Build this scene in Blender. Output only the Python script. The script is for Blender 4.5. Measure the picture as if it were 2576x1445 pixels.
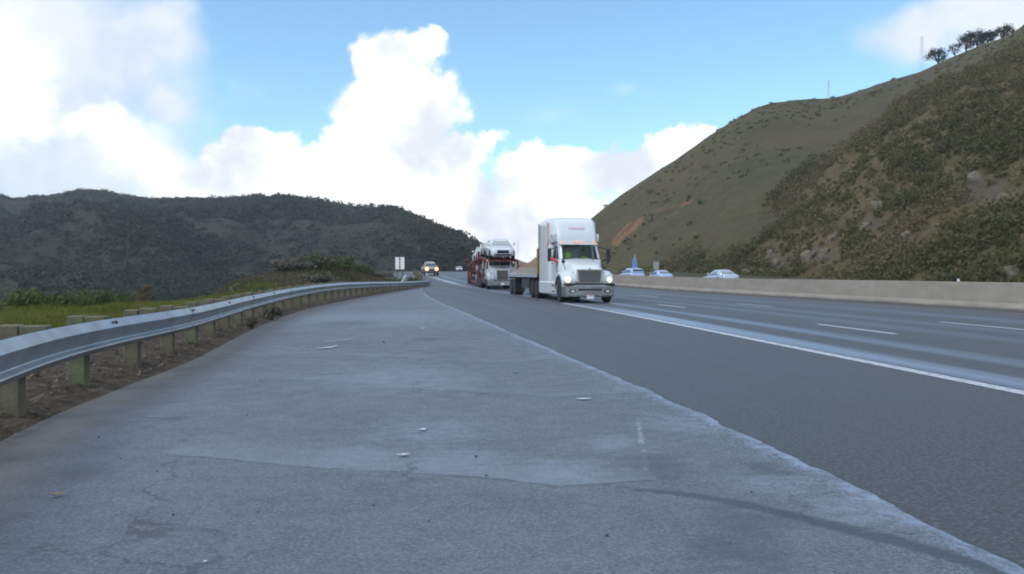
import bpy, bmesh, math, random
import numpy as np
from mathutils import Vector, Matrix
R = math.radians
random.seed(7); rng = np.random.default_rng(11)
S = bpy.context.scene; COL = S.collection
for o in list(bpy.data.objects): bpy.data.objects.remove(o)

# ---------------------------------------------------------------- camera, light, exposure
CAMH = 1.4; FPX = 2000.0; VX = 1288.0; HY = 690.0      # photo measured on a 2576 px wide copy
cam_d = bpy.data.cameras.new('camera'); cam = bpy.data.objects.new('camera', cam_d); COL.objects.link(cam)
cam.location = (0, 0, CAMH); cam_d.sensor_width = 36; cam_d.lens = 36*FPX/2576
cam.rotation_euler = (R(90-0.93), 0, 0); cam_d.clip_start = .05; cam_d.clip_end = 12000
S.camera = cam
S.render.engine = 'CYCLES'
S.view_settings.view_transform = 'Standard'; S.view_settings.look = 'None'
S.view_settings.exposure = 0.15; S.view_settings.gamma = 1
S.cycles.pixel_filter_type = 'BLACKMAN_HARRIS'; S.cycles.filter_width = 1.9
SUN_AZ, SUN_EL = -125, 48        # degrees right of +Y, above the horizon
sd = bpy.data.lights.new('sun', 'SUN'); sun = bpy.data.objects.new('sun', sd); COL.objects.link(sun)
sd.energy = 1.3; sd.angle = R(30); sd.color = (1, .96, .9)
sun.rotation_euler = (R(90-SUN_EL), 0, R(180-SUN_AZ))

class NT:
    def __init__(s, tree): s.t = tree; s.n = tree.nodes; s.l = tree.links
    def new(s, kind, **kw):
        n = s.n.new(kind)
        for k, v in kw.items(): setattr(n, k, v)
        return n
    def put(s, sock, v):
        if v is None: return
        if isinstance(v, bpy.types.NodeSocket): s.l.new(v, sock)
        else: sock.default_value = v
    def m(s, op, a, b=None, c=None, clamp=False):
        n = s.new('ShaderNodeMath', operation=op); n.use_clamp = clamp
        s.put(n.inputs[0], a); s.put(n.inputs[1], b); s.put(n.inputs[2], c); return n.outputs[0]
    def v(s, op, a, b=None):
        n = s.new('ShaderNodeVectorMath', operation=op); s.put(n.inputs[0], a); s.put(n.inputs[1], b)
        return n.outputs['Value'] if op in ('LENGTH', 'DOT_PRODUCT') else n.outputs[0]
    def noise(s, vec, scale, detail=4, rough=.5, dist=0, out='Fac'):
        n = s.new('ShaderNodeTexNoise'); s.put(n.inputs['Vector'], vec); n.inputs['Scale'].default_value = scale
        n.inputs['Detail'].default_value = detail; n.inputs['Roughness'].default_value = rough
        n.inputs['Distortion'].default_value = dist; return n.outputs[out]
    def mapr(s, v, a, b, c=0, d=1, smooth=False):
        n = s.new('ShaderNodeMapRange'); n.interpolation_type = 'SMOOTHSTEP' if smooth else 'LINEAR'
        s.put(n.inputs[0], v)
        for i, q in enumerate((a, b, c, d)): s.put(n.inputs[i+1], q)
        return n.outputs[0]
    def mix(s, f, a, b, mode='MIX'):
        n = s.new('ShaderNodeMix', data_type='RGBA', blend_type=mode)
        s.put(n.inputs[0], f)
        for k, q in ((6, a), (7, b)): s.put(n.inputs[k], (*q, 1) if isinstance(q, tuple) and len(q) == 3 else q)
        return n.outputs[2]
    def attr(s, name): return s.new('ShaderNodeAttribute', attribute_name=name).outputs['Fac']

def dirpx(x, y): return math.atan((x-VX)/FPX), math.atan((HY-y)/math.hypot(FPX, x-VX))

w = bpy.data.worlds.new('World'); S.world = w; w.use_nodes = True
def build_world():
    k = NT(w.node_tree); k.n.clear()
    sky = k.new('ShaderNodeTexSky', sky_type='NISHITA'); sky.sun_disc = False
    sky.sun_elevation = R(SUN_EL); sky.sun_rotation = R(SUN_AZ)
    sky.air_density = 1.0; sky.dust_density = .3; sky.ozone_density = 1.5
    skyc = k.mix(1.0, sky.outputs[0], (1.04, 1.31, 1.33), 'MULTIPLY')
    tc = k.new('ShaderNodeTexCoord').outputs['Generated']
    sep = k.new('ShaderNodeSeparateXYZ'); k.l.new(tc, sep.inputs[0]); X, Y, Z = sep.outputs
    az = k.m('ARCTAN2', X, Y); el = k.m('ARCSINE', Z)
    cb = k.new('ShaderNodeCombineXYZ'); k.l.new(az, cb.inputs[0]); k.l.new(el, cb.inputs[1]); p = cb.outputs[0]
    def warp(scale, amp, det):
        n = k.noise(tc, scale, det, .55, 0, 'Color')
        return k.v('MULTIPLY', k.v('SUBTRACT', n, (.5, .5, .5)), (amp, amp, 0))
    pw = k.v('ADD', p, warp(9, .10, 5)); pw = k.v('ADD', pw, warp(34, .05, 5))
    ps = k.v('ADD', p, warp(4, .16, 6))
    def field(vec, blobs, sm):
        acc = None
        for (x, y, rx, ry) in blobs:
            a, e = dirpx(x, y)
            d = k.v('LENGTH', k.v('MULTIPLY', k.v('SUBTRACT', vec, (a, e, 0)), (FPX/rx, FPX/ry, 0)))
            d = k.m('SUBTRACT', 1, d)
            acc = d if acc is None else k.m('SMOOTH_MAX', acc, d, sm)
        return acc
    crisp = field(pw, [(990,185,125,95),(1060,140,60,50),(935,165,75,50),(960,300,150,130),(1070,300,110,110),(1000,430,240,130),
        (1190,375,95,45),(1120,440,120,90),(640,405,105,58),(560,440,80,60),(760,425,120,55),(840,400,60,60),(700,510,340,95),
        (1400,440,130,70),(1320,480,90,70),(1530,430,130,62),(1640,390,90,60),(1760,350,110,48),(1720,440,220,95),
        (1400,590,420,110),(1130,560,240,90)], .12)
    glow = field(k.v('ADD', ps, warp(22, .07, 5)), [(-10,190,110,230),(345,390,120,100),(250,330,110,60),(60,320,90,70),(430,430,110,70)], .2)
    soft = field(ps, [(60,180,360,330),(250,120,210,170),(180,420,330,170),(400,420,130,110),(420,60,110,90),(430,250,70,60),
        (2520,40,170,95),(2340,65,130,65),(2700,-60,260,140)], .2)
    wisp = field(ps, [(570,190,120,50),(690,185,60,22),(1370,335,70,32),(1550,260,60,20),(480,300,160,60)], .2)
    # the rest of the dome, out of frame: broken cloud, brightened to add light
    q = k.m('ADD', k.noise(k.v('MULTIPLY', tc, (1, 1, 2.2)), 2.6, 6, .6), 0)
    away = k.m('MAXIMUM', k.mapr(el, .42, .62, 0, 1, True), k.mapr(Y, .80, .55, 0, 1, True))
    rest = k.m('MULTIPLY', k.mapr(q, .42, .62, 0, 1, True), away)
    cf = k.mapr(crisp, -.08, .28, 0, 1, True); gf = k.m('MULTIPLY', k.mapr(glow, -.1, .9, 0, 1, True), .9); wf = k.m('MULTIPLY', k.mapr(wisp, -.2, .9, 0, 1, True), k.mapr(k.noise(tc, 26, 5, .6), .4, .7, 0, .32))
    sn = k.noise(tc, 14, 5, .6)
    sf = k.mapr(k.m('ADD', soft, k.m('MULTIPLY', k.m('SUBTRACT', sn, .5), .5)), -.25, .6, 0, .93, True)
    shade = k.noise(tc, 7, 4, .55)
    cc = k.mix(k.mapr(shade, .38, .54, 0, 1, True), (5.5, 5.75, 6.2), (8.0, 8.0, 8.1))
    sc = k.mix(k.mapr(shade, .38, .62, 0, 1, True), (4.5, 5.0, 6.0), (5.9, 6.15, 6.6))
    c = k.mix(wf, skyc, (5.6, 6.4, 7.4)); c = k.mix(sf, c, sc); c = k.mix(gf, c, (9.2, 9.3, 9.6)); c = k.mix(k.m('MULTIPLY', rest, .9), c, (10.0, 10.4, 11.2)); c = k.mix(cf, c, cc)
    bg = k.new('ShaderNodeBackground'); k.l.new(c, bg.inputs[0]); bg.inputs[1].default_value = .15
    out = k.new('ShaderNodeOutputWorld'); k.l.new(bg.outputs[0], out.inputs[0])
    w.cycles.sampling_method = 'MANUAL'; w.cycles.sample_map_resolution = 512
build_world()

# ---------------------------------------------------------------- helpers
def tag(o, label=None, cat=None, group=None, kind=None):
    for a, b in (('label', label), ('category', cat), ('group', group), ('kind', kind)):
        if b: o[a] = b
    return o
def empty(name, label, cat, loc=(0,0,0), rz=0, group=None, sc=1):
    o = bpy.data.objects.new(name, None); COL.objects.link(o); o.empty_display_size = .3
    o.location = loc; o.rotation_euler = (0, 0, rz); o.scale = (sc,)*3
    return tag(o, label, cat, group)
def meshobj(name, V, F, mat, parent=None, smooth=False, attrs=None, loc=None):
    me = bpy.data.meshes.new(name)
    V = np.asarray(V, dtype=np.float32)
    if isinstance(F, np.ndarray):
        n, kk = F.shape
        me.vertices.add(len(V)); me.vertices.foreach_set('co', V.ravel())
        me.loops.add(n*kk); me.loops.foreach_set('vertex_index', F.ravel().astype(np.int32))
        me.polygons.add(n); me.polygons.foreach_set('loop_start', np.arange(0, n*kk, kk, dtype=np.int32))
        me.update(calc_edges=True)
    else:
        me.from_pydata([tuple(map(float, v)) for v in V], [], F); me.update()
    if smooth: me.polygons.foreach_set('use_smooth', [True]*len(me.polygons))
    if attrs:
        for kx, a in attrs.items():
            at = me.attributes.new(kx, 'FLOAT', 'POINT'); at.data.foreach_set('value', np.asarray(a, dtype=np.float32))
    me.materials.append(mat)
    o = bpy.data.objects.new(name, me); COL.objects.link(o)
    if parent: o.parent = parent
    if loc: o.location = loc
    return o
class MB:
    def __init__(s): s.V = []; s.F = []
    def add(s, V, F):
        b = len(s.V); s.V += [tuple(v) for v in V]; s.F += [tuple(i+b for i in f) for f in F]; return s
    def box(s, x0, x1, y0, y1, z0, z1):
        V = [(x,y,z) for z in (z0,z1) for y in (y0,y1) for x in (x0,x1)]
        return s.add(V, [(0,2,3,1),(4,5,7,6),(0,1,5,4),(2,6,7,3),(0,4,6,2),(1,3,7,5)])
    def hexa(s, A, B):            # two quads joined
        return s.add(list(A)+list(B), [(3,2,1,0),(4,5,6,7)]+[(i,(i+1)%4,4+(i+1)%4,4+i) for i in range(4)])
    def tube(s, pts, r, n=8):
        pts = [Vector(p) for p in pts]; rs = r if isinstance(r, (list, tuple)) else [r]*len(pts)
        V = []; F = []
        for i, p in enumerate(pts):
            d = (pts[min(i+1, len(pts)-1)]-pts[max(i-1, 0)]).normalized()
            a = d.orthogonal().normalized() if i == 0 else (a-d*a.dot(d)).normalized()
            b = d.cross(a)
            for j in range(n):
                t = 2*math.pi*j/n; V.append(p+(a*math.cos(t)+b*math.sin(t))*rs[i])
        for i in range(len(pts)-1):
            for j in range(n): F.append((i*n+j, i*n+(j+1)%n, (i+1)*n+(j+1)%n, (i+1)*n+j))
        F.append(tuple(range(n))[::-1]); F.append(tuple((len(pts)-1)*n+j for j in range(n)))
        return s.add(V, F)
    def lathe(s, c, prof, n=20, axis='y'):
        V = []; F = []
        for (h, r) in prof:
            for j in range(n):
                t = 2*math.pi*j/n; a, b = r*math.cos(t), r*math.sin(t)
                V.append({'y': (c[0]+a, c[1]+h, c[2]+b), 'z': (c[0]+a, c[1]+b, c[2]+h), 'x': (c[0]+h, c[1]+a, c[2]+b)}[axis])
        m = len(prof)
        for i in range(m-1):
            for j in range(n): F.append((i*n+j, (i+1)*n+j, (i+1)*n+(j+1)%n, i*n+(j+1)%n))
        F.append(tuple(range(n))); F.append(tuple((m-1)*n+j for j in range(n))[::-1])
        return s.add(V, F)
    def build(s, name, mat, parent=None, smooth=False, bevel=0, loc=None, sub=0):
        o = meshobj(name, s.V, s.F, mat, parent, smooth, loc=loc)
        bm = bmesh.new(); bm.from_mesh(o.data); bmesh.ops.recalc_face_normals(bm, faces=bm.faces); bm.to_mesh(o.data); bm.free()
        if bevel:
            m = o.modifiers.new('bevel', 'BEVEL'); m.width = bevel; m.segments = 2; m.limit_method = 'ANGLE'
        if sub:
            m = o.modifiers.new('sub', 'SUBSURF'); m.levels = m.render_levels = sub
        return o
def loft(secs, name, mat, parent, n=20, ex=5.0, smooth=True):
    """secs: (x, z0, z1, halfwidth[, topwidth factor])"""
    V = []; F = []
    for sc_ in secs:
        x, z0, z1, hw = sc_[:4]; tw = sc_[4] if len(sc_) > 4 else 1
        for j in range(n):
            t = 2*math.pi*(j+.5)/n; c, s_ = math.cos(t), math.sin(t)
            y = hw*math.copysign(abs(c)**(2/ex), c); z = (z0+z1)/2+(z1-z0)/2*math.copysign(abs(s_)**(2/ex), s_)
            f = (z-z0)/(z1-z0); V.append((x, y*(1+(tw-1)*f), z))
    m = len(secs)
    for i in range(m-1):
        for j in range(n): F.append((i*n+j, i*n+(j+1)%n, (i+1)*n+(j+1)%n, (i+1)*n+j))
    F.append(tuple(range(n))[::-1]); F.append(tuple((m-1)*n+j for j in range(n)))
    b = MB(); b.add(V, F); return b.build(name, mat, parent, smooth)
def dup(root, loc=None, rz=None, label=None, group=None, parent=None, mats=None):
    c = root.copy(); COL.objects.link(c)
    if parent: c.parent = parent
    if loc is not None: c.location = loc
    if rz is not None: c.rotation_euler = (0, 0, rz)
    if label: c['label'] = label
    if group: c['group'] = group
    for ch in root.children: dup(ch, parent=c)
    return c
# value noise
def vnoise(x, y, seed=0):
    xi = np.floor(x).astype(np.int64); yi = np.floor(y).astype(np.int64); xf = x-xi; yf = y-yi
    def h(a, b):
        n = (a*374761393+b*668265263+seed*1442695041) & 0x7fffffff
        n = ((n ^ (n >> 13))*1274126177) & 0x7fffffff
        return ((n ^ (n >> 16)) & 0xffff)/65535.
    u = xf*xf*(3-2*xf); v = yf*yf*(3-2*yf)
    return (h(xi,yi)*(1-u)+h(xi+1,yi)*u)*(1-v)+(h(xi,yi+1)*(1-u)+h(xi+1,yi+1)*u)*v
def fbm(x, y, o=5, seed=0, g=.5):
    a = 1; s = 0; t = 0
    for i in range(o): s = s+a*(vnoise(x*2**i+17.3*i, y*2**i-9.1*i, seed+i)-.5)*2; t += a; a *= g
    return s/t
# materials
MATS = {}
def pmat(name, col, rough=.6, metal=0, emis=None, es=1, bump=0, bs=40, var=0, vs=6, coat=0, spec=.5, col2=None):
    m = bpy.data.materials.new(name); m.use_nodes = True; k = NT(m.node_tree)
    b = k.n['Principled BSDF']; b.inputs['Roughness'].default_value = rough; b.inputs['Metallic'].default_value = metal
    b.inputs['Coat Weight'].default_value = coat; b.inputs['Specular IOR Level'].default_value = spec
    tc = k.new('ShaderNodeTexCoord').outputs['Object']
    if var or col2:
        n = k.noise(tc, vs, 5, .6); f = k.mapr(n, .3, .7)
        c2 = col2 or tuple(q*(1-var) for q in col)
        k.l.new(k.mix(f, c2, tuple(col)), b.inputs['Base Color'])
    else: b.inputs['Base Color'].default_value = (*col, 1)
    if emis: b.inputs['Emission Color'].default_value = (*emis, 1); b.inputs['Emission Strength'].default_value = es
    if bump:
        bn = k.new('ShaderNodeBump'); bn.inputs['Strength'].default_value = bump; bn.inputs['Distance'].default_value = .02
        k.l.new(k.noise(tc, bs, 5, .6), bn.inputs['Height']); k.l.new(bn.outputs[0], b.inputs['Normal'])
    MATS[name] = m; return m
# ---------------------------------------------------------------- road geometry
A = math.atan(.1115); CA, SA = math.cos(A), math.sin(A)
SH = ([-60, 30, 50, 66, 90, 115, 150, 200, 250, 320, 420], [0, 0, .8, 2.4, 4.8, 7, 8, 7, 5, 1, -8])
ZR = ([-60, 50, 66, 80, 100, 115, 150, 200, 250, 300, 420], [0, 0, .1, .3, .8, 1.22, 1.7, 2.02, 2.2, 1.9, -1.5])
_ss = np.arange(-60, 421, 1.)
def _sm(a): k = np.ones(15)/15; p = np.pad(a, 7, mode='edge'); return np.convolve(p, k, 'valid')
_sh = _sm(np.interp(_ss, *SH)); _zr = _sm(np.interp(_ss, *ZR))
def shift(s): return np.interp(s, _ss, _sh)
def zroad(s): return np.interp(s, _ss, _zr)
def P(s, t, dz=0):
    tt = t-shift(s); return np.stack([tt*CA-s*SA, s*CA+tt*SA, zroad(s)+dz+0*tt], -1)
def ST(X, Y):
    s = Y*CA-X*SA; return s, X*CA+Y*SA+shift(s)
def atpx(x, Y): return (x-VX)/FPX*Y
def grid_mesh(name, PT, mat, attrs=None, **kw):     # PT (n,m,3)
    n, m = PT.shape[:2]; i = np.arange(n-1)[:, None]*m+np.arange(m-1)[None]
    F = np.stack([i, i+m, i+m+1, i+1], -1).reshape(-1, 4)
    return meshobj(name, PT.reshape(-1, 3), F, mat, smooth=True, attrs={a: np.broadcast_to(b, (n, m)).ravel() for a, b in (attrs or {}).items()}, **kw)
def strip(name, svals, t0, t1, dz, mat, nt=2):
    s = np.asarray(svals)[:, None]; f = np.linspace(0, 1, nt)[None]
    t0 = np.asarray(t0).reshape(-1, 1)+0*s; t1 = np.asarray(t1).reshape(-1, 1)+0*s
    t = t0*(1-f)+t1*f; S_ = s+0*t
    return grid_mesh(name, P(S_, t, dz), mat)
# guardrail path (X, Y, ztop)
RAIL = np.array([(-2.6,1.6,.89),(-3.35,4.2,.89),(-4.2,6.7,.89),(-4.72,8.6,.88),(-5.12,12,.85),(-5.65,14.7,.84),(-6.2,17.5,.84),(-6.8,20.7,.85),(-7.45,24.9,.87),
    (-8.05,29.5,.9),(-8.42,33.5,.93),(-8.7,38,.95),(-8.88,42,.95),(-9.05,47,.92),(-9.1,53,.88),(-8.95,62,.8),(-8.55,70,.76),(-8.0,75.5,.78)])
def resample(pts, step):
    d = np.r_[0, np.cumsum(np.linalg.norm(np.diff(pts[:, :2], axis=0), axis=1))]
    q = np.arange(0, d[-1], step); f = [np.interp(q, d, pts[:, i]) for i in range(pts.shape[1])]
    return np.stack(f, 1)
_r = resample(RAIL, .25); kk = np.ones(17)/17
_rs = _r.copy()
for i in range(3): _rs[8:-8, i] = np.convolve(_r[:, i], kk, 'valid')
RAILS = _rs
def edge_off(Y): return np.interp(Y, [6, 9, 12.5], [-.22, -.02, .08])
def rail_x(Y): return np.interp(Y, RAILS[:, 1], RAILS[:, 0])
def edge_s(s):       # shoulder/asphalt boundary t(s)
    return np.interp(s, [-5, 3, 6, 9.8, 13, 18.5, 25, 32, 39, 50, 62, 72, 78], [2.75,2.78,2.79,2.66,2.45,2.12,1.72,1.4,1.15,1.2,1.9,2.9,3.2])
exec_order = []
# ---------------------------------------------------------------- surface materials
def new_mat(name):
    m = bpy.data.materials.new(name); m.use_nodes = True; k = NT(m.node_tree); MATS[name] = m
    return m, k, k.n['Principled BSDF'], k.new('ShaderNodeTexCoord').outputs['Object']
def bumpn(k, b, h, st, dist):
    n = k.new('ShaderNodeBump'); n.inputs['Strength'].default_value = st; n.inputs['Distance'].default_value = dist
    k.put(n.inputs['Height'], h); k.l.new(n.outputs[0], b.inputs['Normal'])
def shoulder_mat():
    m, k, b, tc = new_mat('shoulder_concrete')
    big = k.noise(tc, .45, 5, .6); mid = k.noise(tc, 3.2, 6, .62); fine = k.noise(tc, 55, 4, .7); agg = k.noise(tc, 130, 2, .6)
    st = k.noise(k.v('MULTIPLY', tc, (1.1, .35, 1)), 2.2, 5, .62)
    c = k.mix(k.mapr(big, .3, .7), (.088, .102, .120), (.136, .150, .166))
    c = k.mix(k.mapr(mid, .35, .68), c, k.mix(1, c, (.88, .88, .89), 'MULTIPLY'))
    c = k.mix(k.m('MULTIPLY', k.mapr(fine, .48, .68), .55), c, (.25, .275, .31))
    c = k.mix(k.m('MULTIPLY', k.mapr(fine, .5, .3), .7), c, (.048, .05, .056))
    c = k.mix(k.m('MULTIPLY', k.mapr(agg, .50, .30), .35), c, (.05, .055, .065))
    c = k.mix(k.m('MULTIPLY', k.mapr(st, .58, .78), .22), c, (.22, .245, .28))
    # pale worn strip along the asphalt edge
    tb = k.attr('tb'); n1 = k.noise(tc, 9, 7, .75)
    d = k.m('ADD', tb, k.m('MULTIPLY', k.m('SUBTRACT', n1, .5), .55))
    c = k.mix(k.m('MULTIPLY', k.m('MULTIPLY', k.mapr(d, .19, .02, 0, 1, True), k.mapr(k.noise(tc, 3.5, 5, .7), .40, .6, .1, 1)), .72), c, (.27, .35, .46)); c = k.mix(k.m('MULTIPLY', k.mapr(d, .8, .1, 0, 1, True), k.mapr(fine, .5, .7, 0, .5)), c, (.25, .31, .40))
    # paving seams
    for at, lo in (('c1', .02), ('c2', .02), ('c3', .02)):
        a = k.attr(at); n2 = k.noise(tc, 7, 5, .6); a2 = k.m('ADD', a, k.m('MULTIPLY', k.m('SUBTRACT', n2, .5), .10))
        far = k.m('MULTIPLY', k.mapr(a2, 0, .03, 0, 1), k.mapr(a2, .9, .1, 0, 1))
        c = k.mix(k.m('MULTIPLY', far, .24 if at == 'c1' else .14), c, (.26, .295, .34))
        ln = k.m('MULTIPLY', k.mapr(k.m('ABSOLUTE', a2), .035 if at != 'c1' else .03, .004, 0, 1), k.mapr(k.noise(tc, 1.3, 3), .38, .55))
        c = k.mix(k.m('MULTIPLY', ln, .85 if at == 'c1' else .7), c, (.05, .053, .06))
    tar = k.attr('tar'); n3 = k.noise(tc, 6, 6, .68)
    tf = k.mapr(k.m('ADD', tar, k.m('MULTIPLY', k.m('SUBTRACT', n3, .5), .10)), .12, .045, 0, 1, True)
    c = k.mix(k.m('MULTIPLY', tf, .85), c, (.045, .058, .075))
    wl = k.attr('wl'); wf = k.m('MULTIPLY', k.mapr(k.m('ADD', wl, k.m('MULTIPLY', k.m('SUBTRACT', n3, .5), .06)), .03, .008), k.mapr(k.noise(tc, 4, 3), .42, .6))
    c = k.mix(k.m('MULTIPLY', wf, .5), c, (.4, .44, .5))
    # washed pale patches and fine scratches
    pa = k.attr('pale'); nn = k.noise(k.v('MULTIPLY', tc, (1, 2.2, 1)), 4.5, 6, .72)
    c = k.mix(k.m('MULTIPLY', k.mapr(k.m('ADD', pa, k.m('MULTIPLY', k.m('SUBTRACT', nn, .5), 2.6)), .45, 1.25), .42), c, (.25, .29, .35))
    vz = k.new('ShaderNodeTexVoronoi', feature='DISTANCE_TO_EDGE'); vz.inputs['Scale'].default_value = .33
    wv = k.v('ADD', tc, k.v('MULTIPLY', k.noise(tc, 1.4, 6, .65, 0, 'Color'), (1.1, 1.1, 0))); k.l.new(wv, vz.inputs['Vector'])
    ck = k.m('MULTIPLY', k.mapr(vz.outputs['Distance'], .006, .0015), k.mapr(k.noise(tc, .7, 3), .48, .58))
    c = k.mix(k.m('MULTIPLY', ck, .7), c, (.04, .043, .05))
    sk_ = k.noise(k.v('MULTIPLY', tc, (.22, 3.2, 1)), 2.0, 5, .6, 1.0)
    c = k.mix(k.mapr(sk_, .62, .74, 0, .35), c, (.055, .06, .068))
    # oil blotches
    ob = k.attr('oil'); of = k.mapr(k.m('ADD', ob, k.m('MULTIPLY', k.m('SUBTRACT', k.noise(k.v('MULTIPLY', tc, (1, 2.5, 1)), 3.5, 6, .7), .5), 2.4)), .35, 1.0, 0, .62)
    c = k.mix(of, c, (.06, .068, .08))
    # dirt washed along the verge
    e = k.m('ADD', k.attr('ed'), k.m('MULTIPLY', k.m('SUBTRACT', k.noise(tc, 2.5, 6, .65), .5), 1.2))
    c = k.mix(k.m('MULTIPLY', k.mapr(e, 1.3, -.05, 0, 1, True), .85), c, (.095, .08, .066))
    k.l.new(c, b.inputs['Base Color']); k.put(b.inputs['Roughness'], k.mapr(mid, .3, .7, .62, .85))
    bumpn(k, b, k.m('ADD', fine, k.m('MULTIPLY', mid, .6)), .55, .006)
    return m
def asphalt_mat():
    m, k, b, tc = new_mat('lane_asphalt')
    tt = k.attr('tt'); s_ = k.attr('ss')
    cb = k.new('ShaderNodeCombineXYZ'); k.l.new(tt, cb.inputs[0]); k.l.new(k.m('MULTIPLY', s_, .05), cb.inputs[1])
    sv = cb.outputs[0]
    streak = k.noise(sv, .8, 4, .6); fine = k.noise(tc, 32, 5, .75); mid = k.noise(tc, 2.4, 6, .65)
    c = k.mix(k.mapr(streak, .3, .7), (.042, .046, .052), (.064, .069, .076))
    c = k.mix(k.mapr(mid, .3, .7, 0, .5), c, (.048, .047, .047))
    c = k.mix(k.m('MULTIPLY', k.mapr(fine, .5, .62), .7), c, (.15, .165, .185)); c = k.mix(k.m('MULTIPLY', k.mapr(k.noise(tc, 13, 4, .7), .55, .40), .45), c, (.030, .031, .034))
    c = k.mix(k.m('MULTIPLY', k.mapr(fine, .48, .32), .6), c, (.018, .02, .023))
    # polished wheel tracks, cloud sheen painted on in pale blue (lanes are 4 m apart from t = 7)
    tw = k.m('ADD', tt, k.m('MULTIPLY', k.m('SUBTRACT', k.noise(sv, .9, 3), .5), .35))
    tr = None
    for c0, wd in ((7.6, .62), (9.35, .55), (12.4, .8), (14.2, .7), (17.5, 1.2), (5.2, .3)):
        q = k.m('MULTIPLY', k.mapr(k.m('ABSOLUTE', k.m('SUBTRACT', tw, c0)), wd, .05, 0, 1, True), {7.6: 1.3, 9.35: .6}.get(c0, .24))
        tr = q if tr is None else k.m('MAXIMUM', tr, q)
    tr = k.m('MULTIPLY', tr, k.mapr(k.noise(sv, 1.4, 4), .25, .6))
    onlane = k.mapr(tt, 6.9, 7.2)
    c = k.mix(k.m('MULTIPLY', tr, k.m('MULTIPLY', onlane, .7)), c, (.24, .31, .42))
    k.l.new(c, b.inputs['Base Color'])
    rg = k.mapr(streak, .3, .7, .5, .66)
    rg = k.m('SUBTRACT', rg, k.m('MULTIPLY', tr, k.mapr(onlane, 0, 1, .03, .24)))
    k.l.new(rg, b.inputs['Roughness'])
    bumpn(k, b, fine, .9, .008)
    return m
def paint_mat(name, col, wear):
    m, k, b, tc = new_mat(name)
    n = k.noise(tc, 9, 6, .7); f = k.mapr(n, wear-.12, wear+.12)
    k.l.new(k.mix(f, (.10, .108, .12), col), b.inputs['Base Color']); b.inputs['Roughness'].default_value = .6
    return m
def ground_mat(name, cols, sc=(.12, .9, 7), soil=None, dry=None, bump=.6):
    """cols: dark, mid, light plant colours; optional vertex attribute 'soil' shows bare earth"""
    m, k, b, tc = new_mat(name)
    n1 = k.noise(tc, sc[0], 6, .62); n2 = k.noise(tc, sc[1], 6, .65); n3 = k.noise(tc, sc[2], 4, .7)
    c = k.mix(k.mapr(n1, .32, .68), cols[0], cols[1]); c = k.mix(k.mapr(n2, .45, .7), c, cols[2])
    c = k.mix(k.mapr(n3, .55, .3, 0, .6), c, tuple(q*.5 for q in cols[0]))
    if soil:
        a = k.attr('soil'); f = k.mapr(k.m('ADD', a, k.m('MULTIPLY', k.m('SUBTRACT', n2, .5), 1.1)), .38, .75, 0, 1, True)
        c = k.mix(f, c, k.mix(k.mapr(n3, .35, .65), soil, tuple(q*.6 for q in soil)))
    k.l.new(c, b.inputs['Base Color']); b.inputs['Roughness'].default_value = .95; b.inputs['Specular IOR Level'].default_value = .15
    bumpn(k, b, k.m('ADD', n2, k.m('MULTIPLY', n3, .3)), bump, 1.0/sc[1])
    return m
def leaf_mat(name, c0, c1, c2, trans=.15):
    m, k, b, tc = new_mat(name)
    cv = k.attr('cv'); c = k.mix(k.mapr(cv, 0, .5), c0, c1); c = k.mix(k.mapr(cv, .5, 1), c, c2)
    c = k.mix(k.mapr(k.noise(tc, 1.7, 3), .3, .7, 0, .35), c, tuple(q*.55 for q in c0))
    k.l.new(c, b.inputs['Base Color']); b.inputs['Roughness'].default_value = .75; b.inputs['Specular IOR Level'].default_value = .25
    tl = k.new('ShaderNodeBsdfTranslucent'); k.l.new(c, tl.inputs[0]); mx = k.new('ShaderNodeMixShader'); mx.inputs[0].default_value = .35
    k.l.new(b.outputs[0], mx.inputs[1]); k.l.new(tl.outputs[0], mx.inputs[2]); k.l.new(mx.outputs[0], k.n['Material Output'].inputs[0])
    return m
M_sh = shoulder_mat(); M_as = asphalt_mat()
M_wl = paint_mat('white_lane_paint', (.50, .51, .54), .42); M_wd = paint_mat('worn_white_paint', (.55, .56, .58), .36)
M_wf = paint_mat('faded_edge_paint', (.27, .26, .25), .46)
M_yl = paint_mat('yellow_lane_paint', (.34, .22, .08), .45)
M_conc = None
def conc_mat():
    m, k, b, tc = new_mat('barrier_concrete')
    n1 = k.noise(k.v('MULTIPLY', tc, (.5, .5, 2)), 1.2, 6, .6); n2 = k.noise(tc, 14, 5, .65)
    st = k.noise(k.v('MULTIPLY', tc, (3, 3, .25)), 1.5, 5, .6)
    c = k.mix(k.mapr(n1, .3, .7), (.24, .205, .165), (.32, .275, .225))
    c = k.mix(k.mapr(st, .55, .8, 0, .45), c, (.15, .135, .12)); c = k.mix(k.mapr(n2, .5, .75, 0, .3), c, (.40, .37, .33))
    sp = k.new('ShaderNodeSeparateXYZ'); k.l.new(tc, sp.inputs[0])
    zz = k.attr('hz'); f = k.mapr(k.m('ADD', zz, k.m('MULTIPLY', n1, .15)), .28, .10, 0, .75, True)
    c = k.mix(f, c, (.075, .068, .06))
    k.l.new(c, b.inputs['Base Color']); b.inputs['Roughness'].default_value = .85; bumpn(k, b, n2, .3, .01)
    return m
M_conc = conc_mat()
M_ground = ground_mat('scrub_ground', [(.065,.07,.035), (.095,.09,.05), (.12,.10,.065)], (.05, .5, 4))
M_verge = ground_mat('verge_dirt', [(.052,.040,.028), (.085,.064,.045), (.135,.108,.08)], (1.1, 7, 38), bump=.5)
M_hillR = ground_mat('near_hillside', [(.11,.088,.040), (.16,.118,.062), (.19,.145,.08)], (.05, .35, 2.2), soil=(.17,.13,.095), bump=.8)
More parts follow.
